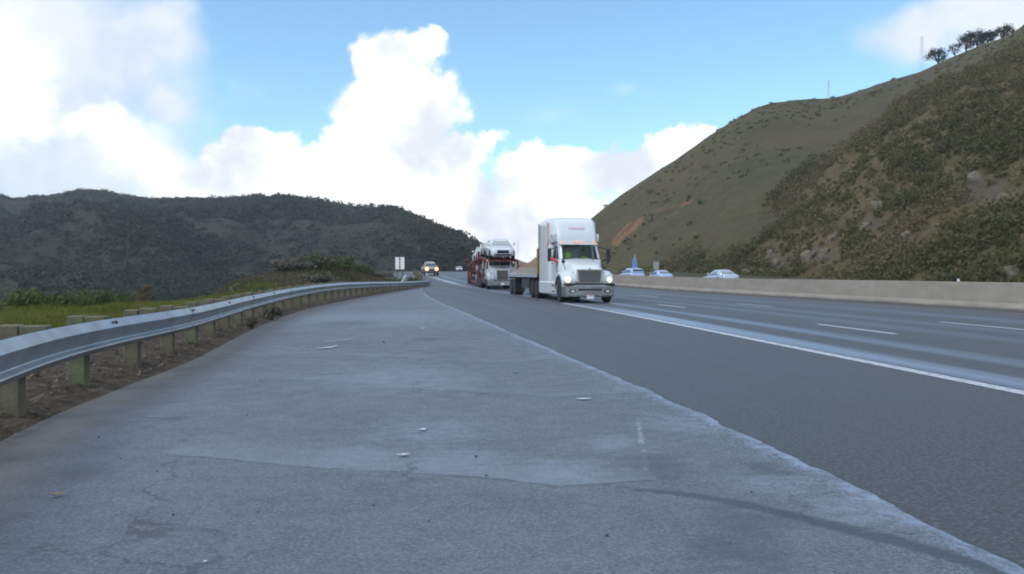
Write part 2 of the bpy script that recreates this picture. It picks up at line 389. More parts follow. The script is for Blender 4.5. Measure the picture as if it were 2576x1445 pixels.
M_hillF = ground_mat('far_hillside', [(.056,.054,.024), (.104,.073,.041), (.098,.087,.032)], (.028, .12, .9), soil=(.25,.125,.065), bump=.35)
M_hillL = ground_mat('left_hillside', [(.042,.045,.034), (.072,.068,.046), (.12,.095,.07)], (.010, .05, .4), soil=(.14,.105,.085), bump=.9)
M_hillO = ground_mat('orange_hillside', [(.20,.14,.07), (.36,.22,.14), (.40,.26,.18)], (.03, .08, .6))
M_bank = ground_mat('grass_bank', [(.085,.10,.022), (.12,.13,.03), (.13,.12,.045)], (.25, 1.4, 9))

# ---------------------------------------------------------------- ground sheet
BENCH = ([-60, 0, 12, 20, 28, 34, 42, 60, 90, 130, 200], [-48, -44, -34, -27, -19, -14.5, -13.5, -22, -22, -24, -30])
def opp(s): return -.45*np.clip((s-84)/14, 0, 1)
def ground_z(X, Y):
    s, t = ST(X, Y); zr = zroad(np.clip(s, -60, 420)); zr = zr+np.where(t > 21.5, opp(s), 0)
    z = zr-.15+0*X
    rx = rail_x(np.clip(Y, 1.6, 75)); far = Y > 75
    lx = np.where(far, 0, rx); d = np.where(far, -(t-2.5), lx-X)      # distance left of the pavement
    d = np.where(s < -20, np.maximum(d-20, -5), d)
    bench = np.interp(Y, *BENCH)
    up = np.clip((d-1.0)/2.0, 0, 1)*.32
    z = z+np.where(d > 1, up, 0)
    db = np.where(Y < 130, bench-X, bench-X)
    fall = np.clip(db, 0, 60); z = z-np.where(d > 3, np.minimum(fall*.62, 28), 0)
    z = z+np.where(d > 2, 1.75*np.exp(-(((X+15.2)/4.6)**2+((Y-60)/13)**2)), 0)
    z = z+np.where(d > 3, .10*fbm(X*.5, Y*.5, 3, 5)*np.clip(d-3, 0, 3)/3, 0)
    z = z+np.where(t > 41, np.minimum((t-41)*.08, .8), 0)
    z = z-np.where(d > 3.5, np.clip(d-3.5, 0, 12)*.032, 0)
    r = np.hypot(X, Y); z = np.where((r > 900) & (t < 41), np.minimum(z, -28), z)
    return z
def build_ground():
    th = np.linspace(-math.pi, math.pi, 901)[:, None]; r = np.geomspace(.6, 1700, 190)[None]
    X = np.sin(th)*r; Y = np.cos(th)*r; Z = ground_z(X, Y)
    o = grid_mesh('ground', np.stack([X, Y, Z], -1), M_ground); tag(o, kind='structure')
build_ground()

# ---------------------------------------------------------------- pavement
def build_road():
    s = np.concatenate([np.arange(-30, 60, .6), np.arange(60, 420, 3)])[:, None]
    f = np.linspace(0, 1, 40)[None]
    t0 = np.where(s < 80, np.where(s > 62, 0.3+(s-62)*.12, .3), 2.6)
    t = t0*(1-f)+22.3*f; Ss = s+0*t
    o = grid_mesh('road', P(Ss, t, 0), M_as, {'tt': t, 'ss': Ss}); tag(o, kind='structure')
    t = 22.3*(1-f)+41.5*f
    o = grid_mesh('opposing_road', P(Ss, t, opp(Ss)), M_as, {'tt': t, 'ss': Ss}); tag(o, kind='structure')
    s1 = np.arange(-30, 400, 1.)
    tag(strip('edge_line', np.arange(-30, 38.5, .5), 6.90, 7.13, .005, M_wl), kind='structure'); tag(strip('edge_line', np.arange(38, 320, 1.), 6.93, 7.08, .005, M_wf), kind='structure')
    tag(strip('median_line', s1, 20.75, 20.9, .005, M_yl), kind='structure')
    for tl, s0 in ((10.95, 17.4), (15.0, 18.0)):
        for n in range(-2, 14):
            a = s0+n*14.6
            zz = np.linspace(a, a+3.7, 6); tag(strip('lane_dash', zz, tl-.07, tl+.07, .005, M_wd), kind='structure')
build_road()
def build_shoulder():
    s = np.concatenate([np.arange(-12, 1, .5), np.arange(1, 16, .07), np.arange(16, 40, .2), np.arange(40, 76.5, .5)])
    f = np.r_[np.linspace(0, .93, 110), np.linspace(.935, 1, 22)]
    # left edge: point where the line of constant s meets the rail
    tl = []
    for si in s:
        Yg = np.linspace(-12, 76, 1761); Xg = rail_x(np.clip(Yg, 1.6, 75))+edge_off(Yg); Xg = np.where(Yg < 1.6, -2.5+0*Yg-(1.6-Yg)*.0, Xg)
        sg, tg = ST(Xg, Yg); tl.append(np.interp(si, sg, tg))
    tl = np.array(tl)+.06*fbm(s*1.2, s*0, 3, 3)
    tr = edge_s(s)+.06*fbm(s*1.7, s*0, 3, 9)+.025*fbm(s*8, s*0+3, 3, 19)
    tr = np.maximum(tr, tl+.01)
    t = tl[:, None]*(1-f)+tr[:, None]*f; Ss = s[:, None]+0*t
    PT = P(Ss, t, .007); X, Y = PT[..., 0], PT[..., 1]
    def curve(pts):
        q = np.array([((x-VX)/FPX*(1.4*FPX/(y-HY)), 1.4*FPX/(y-HY)) for x, y in pts]); return np.interp(X, q[:, 0], q[:, 1])
    c1 = Y-curve([(380,1143),(600,1163),(760,1180),(900,1188),(1000,1192),(1200,1205),(1400,1230),(1500,1224),(1640,1215)])+.03*fbm(X*3, X*0, 3, 2)
    c1 = np.where(X > 1.0, 9, c1); c1 = np.where(X < -2.75, 9, c1)
    c2 = Y-curve([(700,955),(900,965),(1000,978),(1200,990),(1400,1002),(1600,990)])+.06*fbm(X*2, X*0, 3, 4)
    c3 = Y-curve([(830,893),(1000,900),(1250,915),(1400,905)])+.1*fbm(X*2, X*0, 3, 6)
    yt = curve([(1500,1222),(1600,1236),(1750,1252),(1900,1280),(2100,1330),(2300,1377),(2500,1440),(2620,1490)])
    tar = np.abs(Y-yt)*.8; wdt = np.clip((X-.7)/1.2, 0, 1); tar = np.where(X < .55, 9, tar/(.25+wdt))
    wl = np.abs(X-np.interp(Y, [5.6, 7.7], [.95, 1.22])); wl = np.where((Y < 5.6) | (Y > 7.8), 9, wl)
    oil = 0*X
    for x, y, rr in ((220,1190,.30),(880,815,1.2),(1140,880,.5),(1930,1185,.22),(1860,1320,.35),(450,1055,.12),(1080,855,.4),(1860,1400,.28),(1640,1170,.4)):
        Yc = 1.4*FPX/(y-HY); Xc = (x-VX)/FPX*Yc; oil = np.maximum(oil, np.exp(-((X-Xc)**2+((Y-Yc)*.7)**2)/rr**2))
    pale = 0*X
    for x, y, rr in ((1080,1090,.75),(1400,1190,.45),(1150,1160,.5),(900,1150,.4),(1700,1070,.5),(1950,1220,.35),(2150,1290,.35),(1000,950,1.6),(1550,1120,.4),(950,800,5)):
        Yc = 1.4*FPX/(y-HY); Xc = (x-VX)/FPX*Yc; pale = np.maximum(pale, np.exp(-((X-Xc)**2+((Y-Yc)*.8)**2)/rr**2))
    o = grid_mesh('shoulder', PT, M_sh, {'tb': tr[:, None]-t, 'ed': t-tl[:, None], 'c1': c1, 'c2': c2, 'c3': c3, 'tar': tar, 'wl': wl, 'oil': oil, 'pale': pale})
    tag(o, kind='structure')
build_shoulder()
def build_verge():
    Y = np.r_[np.arange(-8, 78, .22)][:, None]; d = np.array([-.18, 0, .1, .22, .4, .6, .9, 1.3, 1.7, 2.1, 2.5, 3.0, 3.6])[None]
    X = np.where(Y < 1.6, -2.55, rail_x(np.clip(Y, 1.6, 75)))+edge_off(Y)+.02-d; z = np.interp(d, [-.2, 0, .3, 1.2, 2.5, 3.2, 3.6], [-.03, .015, .08, .12, .15, .10, -.1])
    s, t = ST(X, Y); z = z+zroad(s)+.035*fbm(X*3, Y*3, 4, 8)*np.clip(d*3, 0, 1)*np.where(d > 3.3, 0, 1)
    o = grid_mesh('verge', np.stack([X+0*z, Y+0*z, z], -1), M_verge); tag(o, kind='structure')
build_verge()
# grass bank surface (bench beyond the verge)
def build_bank():
    Y = np.arange(2, 46, .5)[:, None]; f = np.linspace(0, 1, 60)[None]
    x0 = rail_x(np.clip(Y, 1.6, 75))-2.7; x0 = np.where(Y > 75, -10.8-(Y-75)*.125, x0); x1 = np.minimum(np.interp(Y, *BENCH)-7, x0-2)
    X = x0*(1-f)+x1*f; z = ground_z(X, Y+0*X)+.03+.05*fbm(X*1.1, Y*1.1+0*X, 4, 12)
    o = grid_mesh('grass_bank', np.stack([X, Y+0*X, z], -1), M_bank); tag(o, kind='structure')
build_bank()

# ---------------------------------------------------------------- hills
def hill(name, px, crest_y, Rc, Rb, zb, mat, na, nu, amp, fs, prof=1.0, seed=1, skew=0, soil=(), crest_rough=.6, ub=1.5, gully=0, ucap=1.0):
    x = np.linspace(px[0], px[-1], na)[:, None]
    az = np.arctan((x-VX)/FPX); cy = np.interp(x, px, crest_y); rc = np.interp(x, px, Rc); rb = np.interp(x, px, Rb); zb_ = np.interp(x, px, zb)
    u = np.r_[np.linspace(0, 1, nu), np.linspace(1.03, ub, max(8, nu//5))][None]
    Yr = rb+(rc-rb)*u                                    # forward distance
    X = np.tan(az)*Yr; Yw = Yr+0*X
    zc = CAMH+(HY-cy)/FPX*rc
    pf = np.where(u <= 1, np.clip(u, 0, 1)**prof, 1-.75*(u-1)**1.5)
    # keep the crest the highest line seen: never above the sight line through it
    Z = zb_+(zc-zb_)*pf
    win = np.clip(np.sin(np.clip(u, 0, 1)*math.pi), 0, 1)**.6
    n = fbm(X*fs+skew*Yw*fs, Yw*fs, 6, seed)
    g = 0
    if gully:
        gx = (X+skew*Yw)*gully; g = -np.abs(fbm(gx, Yw*gully*.35+3, 4, seed+7))*1.6+.35
    Z = Z+win*amp*(n+g)+crest_rough*fbm(X*fs*6, Yw*fs*6, 3, seed+3)*(u <= 1.1)*(u > .02)
    if ucap:
        lim = CAMH+(HY-cy-1.5)/FPX*Yr; Z = np.where(u < .97, np.minimum(Z, lim), Z)
    so = 0*X
    for (sx, sy, rx, ry, st) in soil:
        yy = HY-(Z-CAMH)/Yr*FPX; so = np.maximum(so, st*np.exp(-(((x-sx)/rx)**2+((yy-sy)/ry)**2)))
    o = grid_mesh(name, np.stack([X, Yw, Z], -1), mat, {'soil': so}); tag(o, kind='structure')
    return X, Yw, Z, so, u+0*X
XL = [-1400, -600, -200, 0, 40, 100, 150, 200, 240, 300, 370, 470, 600, 700, 780, 850, 900, 1000, 1050, 1100, 1150, 1200, 1240, 1275, 1300]
YLc = [474, 455, 475, 492, 504, 496, 492, 480, 478, 491, 504, 502, 498, 494, 502, 514, 520, 527, 546, 568, 588, 612, 642, 670, 696]
RcL = np.interp(XL, [-1400, 0, 600, 900, 1200, 1420], [800, 760, 640, 520, 400, 340])
RbL = np.interp(XL, [-1400, 0, 500, 800, 1000, 1200, 1420], [170, 150, 150, 170, 230, 300, 325])
zbL = np.interp(XL, [-1400, 900, 1040, 1200, 1420], [-32, -28, -6, -2, -2])
HL = hill('hillside', XL, YLc, RcL, RbL, zbL, M_hillL, 520, 230, 24, .010, prof=.92, seed=21, skew=.75, gully=.009, crest_rough=1.2,
          soil=[(850,590,120,34,.62),(700,560,60,22,.5),(330,700,120,10,.55),(560,650,90,14,.5),(1010,560,60,14,.35),(620,600,70,12,.5)])
XF = [1340, 1352, 1400, 1490, 1560, 1640, 1700, 1780, 1830, 1900, 1940, 2000, 2080, 2130, 2220, 2310, 2380, 2450, 2530, 2576, 2700, 3200, 4200]
YF = [700, 668, 615, 548, 492, 440, 402, 345, 313, 275, 263, 254, 250, 240, 210, 185, 152, 122, 94, 62, 20, -120, -300]
RcF = np.interp(XF, [1340, 1490, 1830, 2130, 2576, 4200], [340, 300, 320, 360, 300, 260])
RbF = np.interp(XF, [1340, 1490, 1640, 1830, 2130, 2576, 4200], [250, 205, 150, 110, 90, 80, 60])
HF = hill('far_hillside', XF, YF, RcF, RbF, np.interp(XF, [1340, 1500, 4200], [-2, -3, -2]), M_hillF, 420, 150, 5, .014, prof=.95, seed=5, skew=.2,
          crest_rough=.35, gully=.008, soil=[(1612-i*9,556+i*8,11,9,.92) for i in range(8)]+[(1585-i*7,560+i*7,7,7,.75) for i in range(7)]+[(1745-i*16,508+i*4,22,9,.58) for i in range(7)]+[(1720,540,70,26,.42),(1650,560,40,22,.35),(1800,545,80,14,.38),(1970,282,160,6,.45),(1900,560,70,10,.3)])
XN = [1560, 1640, 1700, 1760, 1850, 1900, 1950, 2000, 2100, 2200, 2260, 2350, 2450, 2576, 2800, 3300, 4300]
YN = [690, 672, 650, 618, 572, 532, 482, 432, 372, 305, 255, 208, 165, 112, 10, -150, -350]
RcN = np.interp(XN, [1560, 1760, 2000, 2260, 2576, 4300], [205, 170, 158, 160, 150, 120])
tb_ = 43.5
RbN = np.array([min(190, tb_/(((x-VX)/FPX+.1115)*CA)) for x in XN]); RbN = np.minimum(RbN, RcN-12)
HN = hill('near_hillside', XN, YN, RcN, RbN, np.interp(XN, [1560, 2000, 4300], [-.6, -.4, -.4]), M_hillR, 520, 240, 3.2, .05, prof=.95, seed=33, skew=-.3,
          crest_rough=.5, gully=.035, ub=1.25, soil=[(2060,640,50,30,.95),(2200,560,50,40,.8),(2480,480,110,60,.75),(1960,660,50,26,.9),(2320,600,50,40,.6),(2380,690,60,18,.8),(1900,600,40,26,.5),(2540,660,60,40,.55),(2300,470,90,30,.4)])
XO = [1200, 1290, 1302, 1316, 1330, 1345, 1360, 1400, 1480, 1600]
HO = hill('orange_hillside', XO, [676, 660, 653, 660, 663, 648, 641, 620, 600, 590], [520]*10, [440]*10, [-1]*10, M_hillO, 120, 40, 1.5, .03, seed=9, crest_rough=.8)

# ---------------------------------------------------------------- foliage helpers
def leaf_cloud(C, Rad, K, leaf, cvs, seed=0, flat=.75, shell=.55, aspect=1.0):
    """C (n,3) centres, Rad (n,), K leaves each -> V, F, cv"""
    g = np.random.default_rng(seed); n = len(C); N = n*K
    d = g.normal(size=(n, K, 3)); d /= np.linalg.norm(d, axis=2, keepdims=True)+1e-9
    lump = 1+.28*np.sin(d[..., 0]*5+C[:, None, 0])*np.cos(d[..., 1]*4+C[:, None, 1]*2)+.15*g.normal(size=(n, K))
    r = (shell+(1-shell)*g.random((n, K)))*lump
    p = d*r[..., None]*Rad[:, None, None]; p[..., 2] *= flat; p = (p+C[:, None, :]).reshape(N, 3)
    a = g.normal(size=(N, 3))+d.reshape(N, 3)*.0; a /= np.linalg.norm(a, axis=1, keepdims=True)
    b = np.cross(a, g.normal(size=(N, 3))); b /= np.linalg.norm(b, axis=1, keepdims=True)+1e-9
    sz = (leaf*(.6+.8*g.random(N))*np.repeat(np.sqrt(Rad/Rad.mean()), K))[:, None]
    V = np.stack([p-a*sz-b*sz*.6*aspect, p+a*sz-b*sz*.5*aspect, p+a*sz*.7+b*sz*.7*aspect, p-a*sz*.8+b*sz*.6*aspect], 1).reshape(-1, 3)
    F = np.arange(N*4).reshape(N, 4)
    cv = np.clip(np.repeat(cvs, K)+.12*g.normal(size=N), 0, 1); return V, F, np.repeat(cv, 4)
def sample_hill(H, n, seed, umin=0, umax=1, xr=None, dens=None):
    X, Y, Z, so, U = H; g = np.random.default_rng(seed); out = []; na, nu = X.shape; c = 0
    while c < n:
        m = 4*n; i = g.random(m)*(na-1.001); j = g.random(m)*(nu-1.001); ii = i.astype(int); jj = j.astype(int); fi = i-ii; fj = j-jj
        bl = lambda Q: (Q[ii,jj]*(1-fi)+Q[ii+1,jj]*fi)*(1-fj)+(Q[ii,jj+1]*(1-fi)+Q[ii+1,jj+1]*fi)*fj
        x, y, z, s_, u = (bl(Q) for Q in (X, Y, Z, so, U)); px = VX+x/y*FPX
        ok = (u > umin) & (u < umax)
        if xr: ok &= (px > xr[0]) & (px < xr[1])
        wgt = dens(x, y, z, s_, px, u) if dens else 1; ok &= g.random(m) < wgt
        out.append(np.stack([x, y, z, s_], 1)[ok]); c += ok.sum()
    return np.concatenate(out)[:n]
M_chap = leaf_mat('chaparral_leaves', (.098,.096,.034), (.15,.128,.056), (.21,.155,.085))
M_chapL = leaf_mat('far_chaparral_leaves', (.042,.047,.033), (.068,.068,.045), (.115,.093,.066))
M_oak = leaf_mat('oak_leaves', (.022,.026,.014), (.036,.04,.022), (.06,.06,.038))
M_bush = leaf_mat('bush_leaves', (.06,.075,.024), (.10,.12,.04), (.155,.165,.065))
M_dryb = leaf_mat('dry_bush_leaves', (.10,.07,.045), (.17,.10,.06), (.22,.15,.10))
M_greyb = leaf_mat('grey_bush_leaves', (.10,.095,.07), (.16,.145,.11), (.22,.20,.15))
M_grass = leaf_mat('grass_blades', (.10,.112,.02), (.155,.16,.03), (.215,.20,.05))
M_straw = leaf_mat('litter', (.07,.05,.035), (.16,.125,.09), (.34,.30,.24))
M_bark = pmat('bark', (.07,.055,.042), .9, var=.5, vs=8, bump=.5, bs=12)
M_rock = pmat('pale_rock', (.17,.14,.10), .9, col2=(.11,.088,.058), vs=1.1, bump=.8, bs=3)
# scrub
def scrub():
    dens = lambda x, y, z, s_, px, u: np.clip(.25+1.5*(vnoise(x*.11, y*.11, 77)-.25), .06, 1)*(1-np.clip(s_*1.2, 0, .93))
    q = sample_hill(HN, 8200, 4, .01, 1.02, (1560, 3000), dens); g = np.random.default_rng(3)
    rad = .3+1.25*g.random(len(q))**2.6; cv = np.clip(1.15*vnoise(q[:, 0]*.07, q[:, 1]*.07, 31)-.1+.55*(g.random(len(q))-.4), 0, 1)
    C = q[:, :3].copy(); C[:, 2] += rad*.35
    V, F, c = leaf_cloud(C, rad, 64, .105, cv, 5)
    tag(meshobj('chaparral', V, F, M_chap, attrs={'cv': c}), 'low grey green chaparral scrub covering the steep near hillside', 'scrub', kind='stuff')
    q = sample_hill(HF, 700, 9, .0, 1.0, (1480, 2700), lambda x, y, z, s_, px, u: np.clip(2.2*(vnoise(x*.035, y*.035, 5)-.42), .02, 1)*(1-np.clip(s_*1.3, 0, .9)))
    rad = .4+1.2*g.random(len(q))**2; C = q[:, :3].copy(); C[:, 2] += rad*.05
    V, F, c = leaf_cloud(C, rad, 26, .26, .2+.6*g.random(len(q)), 6, flat=.5)
    tag(meshobj('chaparral', V, F, M_chap, attrs={'cv': c}), 'sparse dark shrubs dotted over the smooth far hillside', 'scrub', kind='stuff')
    q = sample_hill(HL, 15000, 12, .0, 1.0, (-300, 1420), lambda x, y, z, s_, px, u: np.clip(.45+1.2*(vnoise(x*.02, y*.02, 55)-.4), .1, 1)*(1-np.clip(s_, 0, .8))*np.clip((px+600)/900, .3, 1))
    rad = 1.2+2.6*g.random(len(q))**2; cv = np.clip(.05+.9*vnoise(q[:, 0]*.018+q[:, 1]*.01, q[:, 1]*.012, 61)*g.random(len(q))**.4, 0, 1)
    C = q[:, :3].copy(); C[:, 2] += rad*.3
    V, F, c = leaf_cloud(C, rad, 34, .45, cv, 7, flat=.6)
    tag(meshobj('chaparral', V, F, M_chapL, attrs={'cv': c}), 'dark brush blanketing the ridge across the valley', 'scrub', kind='stuff')
scrub()
def build_grass():
    g = np.random.default_rng(8); n = 90000
    Y = 6+g.random(n)**.8*40; x0 = rail_x(np.clip(Y, 1.6, 75))-2.2; x1 = np.interp(Y, *BENCH)-1.2
    X = x0+(x1-x0)*g.random(n)**.8; X = np.where(X < -.68*Y-3, x0-g.random(n)*3, X)
    keep = vnoise(X*.6, Y*.6, 90)+.25 > g.random(n)*.6; X, Y = X[keep], Y[keep]; n = len(X)
    z = ground_z(X, Y)+.02; h = (.07+.15*g.random(n))*(.5+1.1*vnoise(X*.5, Y*.5, 91)); a = g.random(n)*6.28; wd = .012+.02*g.random(n)
    dx, dy = np.cos(a)*wd, np.sin(a)*wd; lx, ly = g.normal(size=n)*h*.35, g.normal(size=n)*h*.35
    V = np.stack([np.stack([X-dx, Y-dy, z], 1), np.stack([X+dx, Y+dy, z], 1), np.stack([X+lx+dx*.3, Y+ly+dy*.3, z+h], 1), np.stack([X+lx-dx*.3, Y+ly-dy*.3, z+h], 1)], 1).reshape(-1, 3)
    cv = np.clip(.25+.6*vnoise(X*.35, Y*.35, 92)+.15*g.normal(size=n), 0, 1)
    tag(meshobj('grass', V, np.arange(4*n).reshape(n, 4), M_grass, attrs={'cv': np.repeat(cv, 4)}), 'yellow green grass growing on the flat bank behind the guardrail', 'grass', kind='stuff')
    # dead leaves and twigs along the verge
    n = 16000; Y = 2+g.random(n)**1.5*60; rx = rail_x(np.clip(Y, 1.6, 75)); X = rx-.0-g.random(n)*2.4
    keep = vnoise(X*2, Y*2, 44) > .3*g.random(n)+.15; X, Y = X[keep], Y[keep]; n = len(X)
    d = rail_x(np.clip(Y, 1.6, 75))+.1-X; z = np.interp(d, [0, .3, 1.2, 2.5], [.03, .095, .135, .165])+zroad(ST(X, Y)[0])+.02*g.random(n)
    a = g.random(n)*6.28; L = np.where(g.random(n) < .12, .05+.12*g.random(n), .012+.03*g.random(n)); wd = np.where(L > .05, .004, L*.5)
    c_, s_ = np.cos(a), np.sin(a); tz = g.normal(size=n)*.02
    V = np.stack([np.stack([X-c_*L-s_*wd, Y-s_*L+c_*wd, z], 1), np.stack([X-c_*L+s_*wd, Y-s_*L-c_*wd, z], 1), np.stack([X+c_*L+s_*wd, Y+s_*L-c_*wd, z+np.abs(tz)], 1), np.stack([X+c_*L-s_*wd, Y+s_*L+c_*wd, z+np.abs(tz)+.004], 1)], 1).reshape(-1, 3)
    cv = np.clip(.35+.3*g.normal(size=n), 0, 1)
    tag(meshobj('leaf_litter', V, np.arange(4*n).reshape(n, 4), M_straw, attrs={'cv': np.repeat(cv, 4)}), 'brown dead leaves and twigs strewn under the guardrail', 'litter', kind='stuff')
build_grass()
def mound_grass():
    g = np.random.default_rng(18); n = 40000; Y = 42+g.random(n)*55; X = -8.5-g.random(n)*20; k_ = (X < rail_x(np.clip(Y, 1.6, 75))-2.2); X, Y = X[k_], Y[k_]
    k_ = vnoise(X*.5, Y*.4, 12) > .25+.5*g.random(len(X))-.15; X, Y = X[k_], Y[k_]; n = len(X); z = ground_z(X, Y)-.02; h = .12+.38*g.random(n)*vnoise(X*.3, Y*.3, 13); a = g.random(n)*6.28
    dx, dy = np.cos(a)*.05, np.sin(a)*.05; lx = g.normal(size=n)*h*.4
    V = np.stack([np.stack([X-dx, Y-dy, z], 1), np.stack([X+dx, Y+dy, z], 1), np.stack([X+lx+dx*.4, Y+dy*.4, z+h], 1), np.stack([X+lx-dx*.4, Y-dy*.4, z+h], 1)], 1).reshape(-1, 3)
    cv = np.clip(vnoise(X*.25, Y*.25, 14)*1.3-.2+.15*g.normal(size=n), 0, 1)
    tag(meshobj('dry_grass', V, np.arange(4*n).reshape(n, 4), M_mound, attrs={'cv': np.repeat(cv, 4)}), 'dry brown and olive grass over the low mound behind the far rail', 'grass', kind='stuff')
M_mound = leaf_mat('mound_grass', (.085,.085,.038), (.14,.11,.07), (.20,.15,.105))
mound_grass()
def bush(name, label, X, Y, r, h, mat, seed, cat='bush', group=None, K=700, z=None, leaf=None, stems=True):
    z0 = float(ground_z(np.array(X), np.array(Y))) if z is None else z
    e = empty(name, label, cat, (X, Y, z0), group=group); g = np.random.default_rng(seed); nb = 9
    C = np.stack([g.normal(size=nb)*r*.45, g.normal(size=nb)*r*.45, h*(.25+.5*g.random(nb))], 1); rad = r*(.3+.25*g.random(nb))
    V, F, c = leaf_cloud(C, rad, K//nb, leaf or .055*max(r, .8), .2+.6*g.random(nb), seed, flat=min(1.1, h/r*.9), shell=.3)
    V[:, 2] = np.maximum(V[:, 2], 0); meshobj('foliage', V, F, mat, e, attrs={'cv': c})
    if stems:
        m = MB()
        for i in range(5): m.tube([(0, 0, -.1), tuple(C[i]*.5), tuple(C[i])], [.03*r+.01, .02*r+.008, .006], 5)
        m.build('stem', M_bark, e)
    return e
def bpx(x, Y): return (x-VX)/FPX*Y
bush('bush', 'dark green rounded bush at the far left edge beyond the grass', bpx(60, 31), 31, 1.5, 1.0, M_bush, 1, z=-.32, K=1300)
bush('bush', 'low dark bush second from the left behind the grass', bpx(128, 32), 32, 1.2, .85, M_bush, 2, z=-.32, K=1300)
bush('bush', 'olive bush in the middle of the row beyond the grass', bpx(185, 32), 32, 1.1, .9, M_bush, 3, z=-.32, K=1300)
bush('bush', 'tallest bright green bush at the right end of the row beyond the grass', bpx(245, 31), 31, 1.0, 1.15, M_bush, 4, z=-.32, K=1300)
bush('bush', 'small greyish bush just right of the tall green bush', bpx(295, 33), 33, .8, .55, M_greyb, 5, z=-.32, K=1300)
bush('dry_bush', 'rusty orange dry bush standing against the dark valley', bpx(342, 36), 36, .55, 1.9, M_dryb, 6, K=420, z=-.6)
bush('bush', 'brown scrubby bush where the guardrail starts to bend', bpx(640, 30), 30, .9, .5, M_dryb, 7)
bush('bush', 'olive clump of brush left of the brown mound', bpx(690, 38), 38, 1.0, .8, M_bush, 8)
for i, (x, Y, r, h, mt, lb) in enumerate([
    (728, 55, 1.8, 1.2, M_greyb, 'grey brown brush on the left flank of the mound'), (775, 58, 2.0, 1.3, M_greyb, 'grey leafless looking brush on top of the mound'),
    (815, 58, 1.6, 1.5, M_bush, 'green topped shrub on the crest of the mound'), (855, 62, 1.7, 1.4, M_bush, 'broad olive shrub on the right of the mound crest'),
    (900, 66, 1.6, 1.2, M_bush, 'low green shrub right of the mound behind the rail'), (940, 70, 1.5, 1.0, M_greyb, 'small grey green shrub left of the pale road sign'),
    (1036, 84, .75, 1.15, M_bush, 'dark bush beside the pale leaning rock past the guardrail'), (800, 50, 1.3, .8, M_greyb, 'flat tan brush low on the mound behind the rail'),
    (505, 38, 1.1, .45, M_bush, 'low dark weed clump at the edge of the grass bank')]):
    bush('shrub', lb, bpx(x, Y), Y, r*.95, h*.75, mt, 20+i, 'shrub')
bush('weed', 'leafy green weed growing under the guardrail at its bend', bpx(704, 24.0)-.25, 24.0, .28, .36, M_greyb, 51, 'weed', K=260, z=.08)
bush('weed', 'small weed beside a guardrail post near the bend', bpx(648, 20.2)-.15, 20.2, .18, .25, M_greyb, 52, 'weed', K=160, z=.05)

def tree(name, label, base, H_, W_, mat, seed, lean=0, group=None, K=1500, leaf=.3, nl=9):
    g = np.random.default_rng(seed); e = empty(name, label, 'tree', tuple(base), group=group); m = MB(); tops = []
    th = H_*.14; m.tube([(0,0,-.8), (lean*.1,0,th*.5), (lean*.3,0,th)], [W_*.035+.06, W_*.028+.05, W_*.022+.04], 7)
    for i in range(nl):
        a = i*2.4+g.random()*.5; f = (i+.5)/nl; rr = W_*.34*math.sqrt(f); zt = H_*(.76-.42*f+.16*(g.random()-.5))
        tip = (lean*.7+rr*math.cos(a), rr*math.sin(a), zt); mid = (lean*.5+rr*.5*math.cos(a), rr*.5*math.sin(a), (zt+th)/2)
        m.tube([(lean*.3, 0, th*.8), mid, tip], [W_*.018+.03, W_*.01+.02, .02], 5); tops.append(tip)
    m.build('trunk', M_bark, e)
    C = np.array(tops); rad = W_*(.16+.08*g.random(len(C)))
    V, F, c = leaf_cloud(C, rad, K//len(C), leaf, .2+.6*g.random(len(C)), seed, flat=.85, shell=.15)
    meshobj('crown', V, F, mat, e, attrs={'cv': c}); return e
def crest(H, x):        # world point on a hill's crest line at photo column x
    X, Y, Z, so, U = H; j = int(np.argmin(np.abs(U[0]-1))); px = VX+X[:, j]/Y[:, j]*FPX; i = int(np.argmin(np.abs(px-x)))
    return float(X[i, j]), float(Y[i, j]), float(Z[i, j])
for i, (x, hp, wp, ln, lb) in enumerate([
    (2360, 42, 42, -1.5, 'dark round oak standing apart on the lower end of the ridge top row'), (2399, 34, 26, -1, 'thin sparse oak in the gap of the ridge top row'),
    (2424, 50, 40, 0, 'tall round oak at the start of the dense ridge clump'), (2450, 44, 42, 0, 'middle oak of the dense ridge clump'),
    (2480, 34, 34, 0, 'low broad oak at the right end of the dense ridge clump'), (2513, 34, 44, 1, 'highest oak on the ridge with a flattened crown')]):
    b = crest(HF, x); s_ = b[1]/FPX
    tree('oak_tree', lb, (b[0], b[1], b[2]-.3), hp*s_*1.05, wp*s_*1.6, M_oak, 60+i, ln, 'oaks on the right hand ridge', K=420 if i == 1 else 2200, leaf=.17)
# conifer-like trees of the left ridge line
rt = None
for i, x in enumerate(np.r_[np.linspace(400, 700, 16), np.linspace(710, 1195, 54)]):
    x = x+random.uniform(-4, 4); b = crest(HL, x); s_ = b[1]/FPX; hp = (random.uniform(3, 7) if x < 690 else random.uniform(6, 13))
    if rt is None:
        rt = tree('ridge_tree', 'small dark tree in the line along the left ridge', b, 10, 8, M_oak, 99, group='trees along the left ridge', K=260, leaf=.6, nl=6); o = rt
    else: o = dup(rt, loc=(b[0], b[1], b[2]-.5), rz=random.uniform(0, 6))
    k_ = hp*s_/10; o.location = (b[0], b[1], b[2]-.5); o.scale = (k_*random.uniform(.8, 1.4), k_*1.1, k_*1.15)
